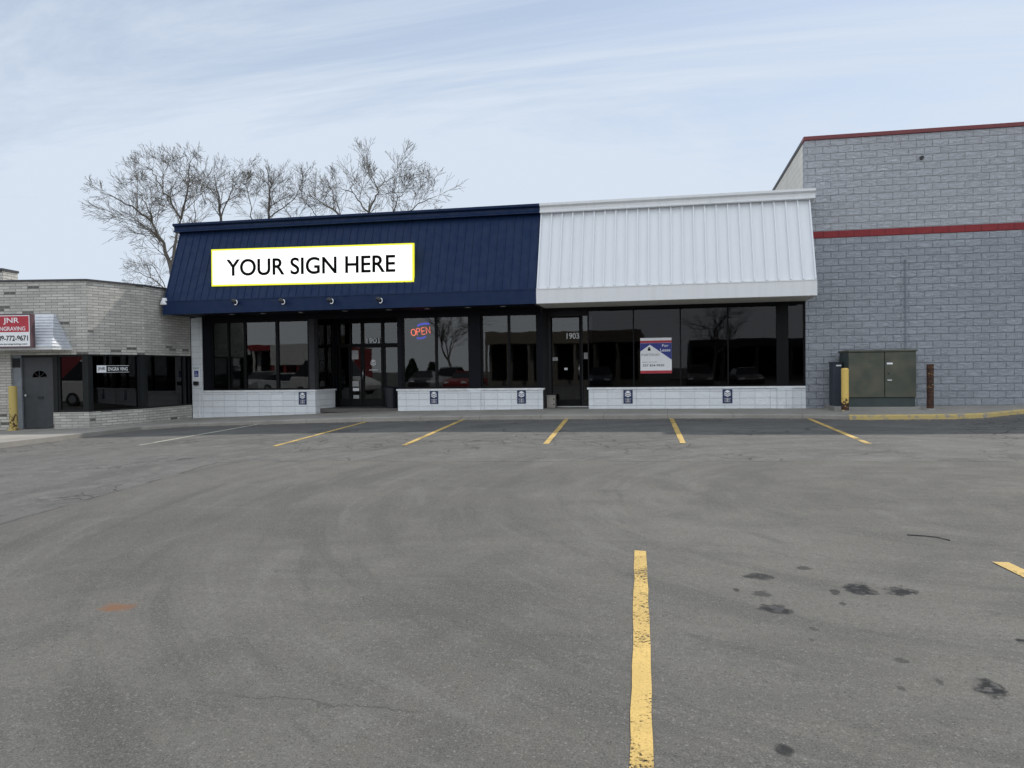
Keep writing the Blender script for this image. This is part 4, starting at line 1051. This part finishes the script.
# small window sign
ga = Vector(onseg(98.8, A88, A146)); gb = Vector(onseg(130.8, A88, A146)); gd = (gb - ga).normalized(); gn = Vector((-gd.y, gd.x))
gz1 = hgt(115, 365.3, ga.lerp(gb, .5)); gz0 = hgt(115, 372.5, ga.lerp(gb, .5)); off = .075
t = empty('window_sign', (*(ga.lerp(gb, .5)), gz0), 'narrow black and white lettered strip in the left brick building window', 'sign')
build('strip', MB().slab(ga, gb, .006, gz0, gz1, off), M_LETTER, t)
gm = lambda f: ga.lerp(gb, f)
build('white_block', MB().slab(gm(.0), gm(.29), .002, gz0 + .001, gz1 - .001, off - .003), M_WP, t)
def gt(s, f, w_, mat, b=.01):
    c_ = gm(f) + gn * (off - .0035)
    return build('lettering', text_mb(s, 1, Vector((c_.x, c_.y, (gz0 + gz1) / 2)), Vector((gd.x, gd.y, 0)), (0, 0, 1), .002, width=w_ * (gb - ga).length, height=(gz1 - gz0) * .5, bold=b), mat, t)
gt('JNR', .145, .22, M_LETTER); gt('ENGRA VING', .65, .62, M_WP)
m = MB().slab(gm(.3), gm(1), .002, gz0 + .004, gz0 + .014, off - .003).slab(gm(.3), gm(1), .002, gz1 - .014, gz1 - .004, off - .003); build('border', m, M_WP, t)

# ================================================================== BARE TREES BEHIND THE SHOPS
def bark(name, c):
    t = NT(name); col = t.mix(t.rng(t.noise(14, 5), .3, .7), scl(c, .65), scl(c, 1.2)); t.bump(t.noise(30, 4), .5, .02); return t.fin(col, .9)
M_BARK = bark('bark', (.12, .108, .092)); M_TWIG = bark('twig_bark', (.12, .105, .08))
def tree(u, Y, topv, seed, label, spread=1.0, lean=(0, 0), maxd=6, fork=.30, nl=4, group='leafless trees behind the shops', thick=1.0, flat=1.0):
    r = random.Random(seed); base = onY(u, 380, Y); base.z = 0.3
    H = onY(u, topv, Y).z - .3
    T, B = MB(), MB()
    t = empty('bare_tree', base, label, 'tree', group)
    UP = Vector((0, 0, 1))
    def grow(p, d, L, rad, lvl):
        n = 6 if lvl < 3 else (4 if lvl < 5 else 3); pts = [p.copy()]; rr = [rad]; dirs = [d.copy()]
        bend = Vector((r.gauss(0, 1), r.gauss(0, 1), r.gauss(0, .5))) * (.05 if lvl == 0 else .07)
        for i in range(n):
            j = .04 if lvl == 0 else (.08 if lvl < 4 else .13)
            d = (d + bend + Vector((r.gauss(0, j), r.gauss(0, j), r.gauss(0, j))) + UP * (.03 if lvl < 3 else .045)).normalized()
            p = p + d * (L / n); pts.append(p.copy()); rr.append(max(.0105, rad * (1 - (.36 if lvl < 4 else .5) * (i + 1) / n))); dirs.append(d.copy())
        (T if lvl < 2 else B).tube(pts, rr, 9 if lvl == 0 else (6 if lvl < 3 else (4 if lvl < 5 else 3)), cap=False)
        if lvl >= maxd or L < .18: return
        if lvl >= 1:
            k = [0, 2, 3, 3, 3, 2, 1][min(lvl, 6)]
            for q_ in range(k):
                f = min(.95, .22 + (q_ + r.uniform(.1, .9)) / k * .72); i = min(int(f * n), n - 1); q = pts[i].lerp(pts[i + 1], f * n - i)
                side = dirs[i].cross(Vector((r.gauss(0, 1), r.gauss(0, 1), r.gauss(0, 1)))).normalized()
                nd = (dirs[i] + side * r.uniform(.6, 1.0) * spread + UP * .12).normalized()
                grow(q, nd, L * r.uniform(.45, .72) * (1.05 - f * .35), rr[i] * r.uniform(.42, .6), lvl + 1)
        k = nl if lvl == 0 else 2
        a0 = r.uniform(0, 2 * PI)
        for i in range(k):
            a = a0 + 2 * PI * i / k + r.uniform(-.3, .3)
            o = dirs[-1].orthogonal().normalized(); o2 = dirs[-1].cross(o)
            side = o * math.cos(a) + o2 * math.sin(a)
            w = r.uniform(.45, .95) * spread if lvl == 0 else r.uniform(.3, .55) * spread
            grow(pts[-1], (dirs[-1] + side * w).normalized(), L * r.uniform(.66, .84) if lvl else H * r.uniform(.24, .31), rr[-1] * r.uniform(.66, .8), lvl + 1)
    grow(base, Vector((lean[0], lean[1], 1)).normalized(), H * fork, H * .022 * thick, 0)
    top_ = max(v.z for v in T.v + B.v) - base.z; k = H / top_
    for v in T.v + B.v: v.xyz = base + (v - base) * k
    build('trunk', T, M_BARK, t, smooth=True); build('crown', B, M_TWIG, t, smooth=True)
    return t
def limb_tree(Y, base_uv, limbs, seed, label, L0=1.9, dens=1.0):
    """trunk and main limbs laid out from the photograph, boughs and twigs grown from them"""
    r = random.Random(seed); base = onY(base_uv[0], 380, Y); base.z = .3
    t = empty('bare_tree', base, label, 'tree', 'leafless trees behind the shops'); T, B = MB(), MB()
    UP = Vector((0, 0, 1)); k_ = Y / 36.0
    def grow(p, d, L, rad, lvl):
        n = 5 if lvl < 4 else 4; pts = [p.copy()]; rr = [rad]; dirs = [d.copy()]
        bend = Vector((r.gauss(0, 1), r.gauss(0, 1), r.gauss(0, 1))) * .045
        for i in range(n):
            d = (d + bend + Vector((r.gauss(0, .07), r.gauss(0, .07), r.gauss(0, .07))) + UP * .02).normalized()
            p = p + d * (L / n); pts.append(p.copy()); rr.append(max(.0068, rad * (1 - .6 * (i + 1) / n))); dirs.append(d.copy())
        B.tube(pts, rr, 5 if lvl < 3 else 3, cap=False)
        if lvl >= 5 or L < .16: return
        k = max(1, int(round([0, 5, 5, 4, 2, 1][lvl] * dens)))
        for q_ in range(k):
            f = min(.97, .15 + (q_ + r.uniform(.1, .95)) / k * .82); i = min(int(f * n), n - 1); q = pts[i].lerp(pts[i + 1], f * n - i)
            side = dirs[i].cross(Vector((r.gauss(0, 1), r.gauss(0, 1), r.gauss(0, 1)))).normalized()
            grow(q, (dirs[i] + side * r.uniform(.5, 1.0) + UP * .06).normalized(), L * r.uniform(.42, .78) * (1.15 - f * .4), rr[i] * r.uniform(.45, .62), lvl + 1)
        grow(pts[-1], dirs[-1], L * .4, rr[-1], lvl + 1)
    ends = {}
    for li, (pts_uv, ra, rb, dy) in enumerate(limbs):
        P = []
        for j, (u, v) in enumerate(pts_uv):
            f = j / max(1, len(pts_uv) - 1); key = (u, v)
            yy = ends.get(key, Y + dy * f)
            if v < 215: v = v + (215 - v) * .17
            ends[key] = yy; P.append(onY(u, v, yy))
        # smooth the polyline a little and add bark-scale wander
        Q = [P[0]]
        for i in range(len(P) - 1):
            for f in (.34, .67, 1.0):
                w = P[i].lerp(P[i + 1], f)
                if f < 1: w = w + Vector((r.gauss(0, .05), r.gauss(0, .05), r.gauss(0, .04))) * k_
                Q.append(w)
        n = len(Q) - 1; R = [.58 * (ra + (rb * .55 - ra) * i / n) for i in range(n + 1)]
        T.tube(Q, R, 8, cap=False)
        length = sum((Q[i + 1] - Q[i]).length for i in range(n)); m_ = int(length * 1.9 * dens)
        for q_ in range(m_):
            f = (q_ + r.uniform(0, 1)) / m_
            if li == 0 and f < .55: continue
            i = min(int(f * n), n - 1); q = Q[i].lerp(Q[i + 1], f * n - i); dr_ = (Q[i + 1] - Q[i]).normalized()
            side = dr_.cross(Vector((r.gauss(0, 1), r.gauss(0, 1), r.gauss(0, 1)))).normalized()
            lv = 2 if r.random() < .6 else 3
            grow(q, (dr_ * .6 + side * r.uniform(.6, 1.1) + UP * .05).normalized(), L0 * k_ * r.uniform(.7, 1.35) * (1.1 - .45 * f), min(R[i] * .42, .028), lv)
        grow(Q[-1], (Q[-1] - Q[-2]).normalized(), L0 * k_ * .42, R[-1], 3)
    build('trunk', T, M_BARK, t, smooth=True); build('crown', B, M_TWIG, t, smooth=True)
tree_specs = None
limb_tree(34, (178, 0), [
    ([(178, 408), (176, 330), (171, 268), (164, 243), (152, 222)], .30, .12, 0),
    ([(152, 222), (136, 208), (121, 198), (107, 190)], .10, .035, -1.5),
    ([(164, 243), (154, 233), (138, 224), (120, 218)], .08, .03, 1.5),
    ([(152, 222), (147, 205), (142, 190), (133, 176)], .07, .03, 1.0),
    ([(171, 268), (176, 240), (181, 219)], .16, .12, .5),
    ([(181, 219), (171, 200), (163, 183), (156, 168), (150, 158)], .10, .035, 1.2),
    ([(163, 183), (162, 172), (166, 160)], .05, .03, .4),
    ([(181, 219), (185, 200), (188, 180), (189, 160), (191, 150)], .10, .03, -1.0),
    ([(185, 200), (197, 188), (204, 178)], .05, .025, 1.5),
    ([(188, 180), (181, 168), (178, 156)], .05, .025, -.6)], 3,
    'tallest bare tree rising behind the left end of the navy roof', 1.7, 1.0)
limb_tree(38, (222, 0), [
    ([(222, 408), (221, 300), (221, 218), (219, 192), (214, 168)], .22, .04, 0),
    ([(221, 218), (229, 195), (233, 176), (236, 162)], .07, .03, 1),
    ([(221, 218), (213, 205), (207, 194)], .05, .025, -1),
    ([(222, 300), (196, 232), (194, 205), (193, 188)], .07, .03, 1)], 7,
    'slender bare tree second from the left above the navy roof', 1.35, .85)
limb_tree(42, (268, 0), [
    ([(268, 408), (268, 300), (269, 218), (270, 195), (274, 174)], .24, .04, 0),
    ([(268, 300), (253, 222), (250, 198), (245, 176)], .08, .03, 1),
    ([(269, 218), (284, 206), (296, 193), (303, 184)], .07, .03, -1),
    ([(268, 300), (293, 220), (283, 205), (278, 192)], .06, .03, 1)], 9,
    'bare tree above the middle of the sign board', 1.2, .9)
limb_tree(45, (342, 0), [
    ([(342, 408), (341, 300), (340, 216), (326, 204), (312, 193)], .24, .04, 0),
    ([(340, 216), (336, 196), (331, 182)], .06, .03, 1),
    ([(341, 300), (318, 218), (308, 204), (300, 196)], .07, .03, -1)], 12,
    'low bare tree between the two highest crowns', 1.2, .9)
limb_tree(40, (371, 0), [
    ([(371, 408), (370, 300), (369, 212)], .30, .16, 0),
    ([(369, 212), (361, 200), (353, 188), (350, 172)], .09, .035, 1),
    ([(369, 212), (375, 196), (377, 182), (371, 168), (366, 162)], .10, .03, -1),
    ([(377, 182), (388, 174), (396, 168)], .06, .03, 1.2),
    ([(353, 188), (342, 184), (334, 182)], .05, .025, -1),
    ([(370, 300), (393, 212), (398, 194), (407, 182)], .09, .035, 1),
    ([(398, 194), (392, 182), (390, 176)], .04, .025, -1),
    ([(370, 300), (408, 212), (424, 199), (437, 192)], .08, .03, -1)], 21,
    'broad bare tree at the right end of the row of trees', 1.35, 1.0)
limb_tree(44, (172, 0), [
    ([(172, 408), (172, 330), (166, 290), (152, 278), (138, 272)], .14, .04, 0),
    ([(166, 290), (155, 268), (145, 262)], .06, .03, 1)], 33,
    'small bare tree peeping over the brick parapet', 1.1, .9)

# ================================================================== WHAT THE SHOP WINDOWS MIRROR: the far side of the lot
def mir(u, v, Y):      # the point on the far side of the lot that the glass plane mirrors into this column and row
    return onY(u, v, 2 * (Y0 + .09) - Y)
def far_building(x0, x1, Yf, h, wall, band, label, bays, bandh=1.0, glassm=None, depth=12, name='shop_across'):
    t = empty('strip_shop', ((x0 + x1) / 2, Yf, 0), label, 'building')
    build('wall', MB().box(x0, x1, Yf - depth, Yf - .4, 0, h - .05), wall, t)
    build('fascia', MB().box(x0 - .1, x1 + .1, Yf - .399, Yf + .9, h - bandh, h), band, t)
    w = (x1 - x0) / bays
    for i in range(bays):
        a = x0 + w * i + .25; b = x0 + w * (i + 1) - .25
        f = build('window', MB().box(a, b, Yf - .39, Yf - .33, .5, h - bandh - .1), M_FRAME, t)
        build('pane', MB().box(a + .08, b - .08, Yf - .33, Yf - .32, .6, h - bandh - .2), M_LETTER, f)
        build('post', MB().box(x0 + w * i - .1, x0 + w * i + .1, Yf + .6, Yf + .8, 0, h - bandh), wall, t)
    return t
M_TAN = plain('tan_stucco', (.20, .185, .155), .8); M_TAND = plain('tan_fascia', (.19, .16, .12), .7)
M_REDW = plain('red_wall', (.30, .03, .035), .7); M_OFF = plain('offwhite_wall', (.62, .62, .58), .7)
a = mir(488, 333, -27); b = mir(640, 333, -27)
far_building(a.x, b.x, -27, a.z, M_TAN, M_TAND, 'long tan strip shop across the lot seen only as a reflection in the middle windows', 7, 1.1)
a = mir(276, 345, -24); b = mir(313, 345, -24)
far_building(a.x, b.x, -24, a.z, M_REDW, M_OFF, 'red shop with off-white fascia across the lot mirrored in the left bay window', 3, 1.9)
a = mir(225, 346, -30); b = mir(273, 346, -30)
far_building(a.x, b.x, -30, a.z, M_OFF, M_REDW, 'off-white shop with red fascia across the lot mirrored in the left bay window', 3, .6)
a = mir(690, 340, -40); b = mir(860, 340, -40)
far_building(a.x, b.x, -40, a.z, M_CHAR, M_TAUPE, 'dark low shop across the lot mirrored in the right hand windows', 5, .8)
def refl_tree(u, Y, v, seed, label, sp, nl=3):
    p = mir(u, 380, Y)
    t = tree(512, 30, 150, seed, label, sp, nl=nl, maxd=5, fork=.34, group='leafless trees across the lot')
    h0 = onY(512, 150, 30).z - .3; k = (mir(u, v, Y).z) / h0
    t.location = (p.x, Y, 0); t.scale = (k, k, k)
refl_tree(455, -18, 285, 61, 'bare tree across the lot mirrored in the window right of the OPEN sign', .8)
refl_tree(712, -22, 285, 62, 'bare tree across the lot mirrored in the right hand windows', 1.0, 4)
M_HEDGE = plain('evergreen', (.03, .05, .025), .9, 0, .4, 2)
def conifer(u, Y, v, label, seed):
    p = mir(u, 380, Y); h = mir(u, v, Y).z; r = random.Random(seed); m = MB()
    t = empty('evergreen_tree', (p.x, Y, 0), label, 'tree')
    for i in range(2600):
        z = r.random() ** .8 * h; rad = (1 - z / h) * h * .42 * (.5 + .5 * r.random()) + .05; a = r.uniform(0, 2 * PI)
        c = Vector((p.x + rad * math.cos(a), Y + rad * math.sin(a), z + .3)); s_ = r.uniform(.12, .3)
        e = Vector((r.gauss(0, 1), r.gauss(0, 1), r.gauss(0, .5))).normalized() * s_; g_ = Vector((math.cos(a), math.sin(a), -.3)) * s_
        k = len(m.v); m.v += [c - e * .4, c + e * .4, c + g_]; m.f.append((k, k + 1, k + 2))
    build('crown', m, M_HEDGE, t); build('trunk', MB().tube([(p.x, Y, 0), (p.x, Y, h * .9)], [.18, .03], 8), M_BARK, t)
conifer(412, -34, 362, 'dark evergreen tree across the lot mirrored below the OPEN sign', 1)
conifer(432, -36, 364, 'shorter dark evergreen tree across the lot mirrored below the OPEN sign', 2)
0 and conifer(750, -44, 325, 'dark evergreen tree across the lot mirrored in the right hand windows', 3)

M_TYRE = plain('tyre_rubber', (.02, .02, .02), .8); M_CGL = plain('car_glass', (.01, .012, .015), .08)
def car(x, y, rz, col, label, tall=0.0):
    L, Wd = 4.6, 1.8; m_ = plain('car_paint_%s' % label.split()[0], col, .3)
    t = empty('parked_car', (x, y, lot_z(x, y)), label, 'car', 'cars parked across the lot')
    def put(name, pts_fn, mat, par=t, bevel=0, smooth=False):
        o = build(name, pts_fn, mat, None, bevel, smooth, base=(0, 0, 0)); o.parent = par; o.location = (0, 0, 0); return o
    k = 1 + tall * .25
    low = [(-2.25, .32), (-1.75, .2), (1.85, .2), (2.22, .3), (2.3, .62), (2.2, .78), (1.1, .95 * k ** .5), (-2.1, .98 * k ** .5), (-2.3, .8)]
    top = [(1.05, .94 * k ** .5), (.35, 1.38 * k), (-1.15, 1.42 * k), (-2.05 if tall else -1.75, 1.0 * k ** .5)]
    b = MB().prism(low, 'y', -Wd / 2, Wd / 2); put('body', b, m_, bevel=.07, smooth=False)
    cab = MB().hexa([(top[3][0], -.8, top[3][1]), (top[0][0], -.8, top[0][1]), (top[0][0], .8, top[0][1]), (top[3][0], .8, top[3][1])],
                    [(top[2][0], -.62, top[2][1]), (top[1][0], -.62, top[1][1]), (top[1][0], .62, top[1][1]), (top[2][0], .62, top[2][1])])
    put('windows', cab, M_CGL, bevel=.03)
    put('roof', MB().box(top[2][0] - .02, top[1][0] + .02, -.63, .63, top[1][1] - .03, top[2][1] + .03), m_, bevel=.03)
    for sx_ in (-1.4, 1.4):
        for sy_ in (-.82, .82):
            w = MB(); w.tube([(sx_, sy_ - .1, .33), (sx_, sy_ + .1, .33)], .33, 20); put('wheel', w, M_TYRE)
            w = MB().tube([(sx_, sy_ - .11, .33), (sx_, sy_ + .11, .33)], .19, 14); put('rim', w, M_SILV)
    for sy_ in (-.62, .62):
        put('headlight', MB().box(2.2, 2.29, sy_ - .18, sy_ + .18, .6, .74), M_WP, bevel=.02); put('tail_light', MB().box(-2.31, -2.22, sy_ - .16, sy_ + .16, .68, .84), M_REDP, bevel=.02)
    t.rotation_euler = (0, 0, rz)
    return t
p = mir(262, 380, -12); car(p.x, -12, R_(100), (.35, .36, .36), 'silver car across the lot mirrored low in the left bay window', .5)
p = mir(292, 380, -8); car(p.x, -8, R_(5), (.55, .56, .56), 'white car parked across the lot mirrored at the foot of the left bay window')
p = mir(424, 380, -14); car(p.x, -14, R_(80), (.05, .05, .055), 'black car across the lot mirrored under the OPEN sign')
p = mir(450, 380, -13); car(p.x, -13, R_(92), (.40, .41, .42), 'pale tall car across the lot mirrored right of the OPEN sign', .8)
p = mir(466, 380, -11); car(p.x, -11, R_(95), (.30, .04, .04), 'red car across the lot mirrored beside the middle window pier')
p = mir(600, 380, -16); car(p.x, -16, R_(88), (.06, .07, .09), 'dark blue car across the lot mirrored right of the 1903 door', .4)
p = mir(700, 380, -15); car(p.x, -15, R_(92), (.10, .10, .10), 'grey car across the lot mirrored in the right hand windows', .6)
p = mir(745, 380, -14); car(p.x, -14, R_(85), (.07, .07, .075), 'charcoal car across the lot mirrored near the grey building')
car(-20.8, -2.5, R_(10), (.62, .62, .58), 'cream tall van mirrored in the window beside the grey door', 2.4)
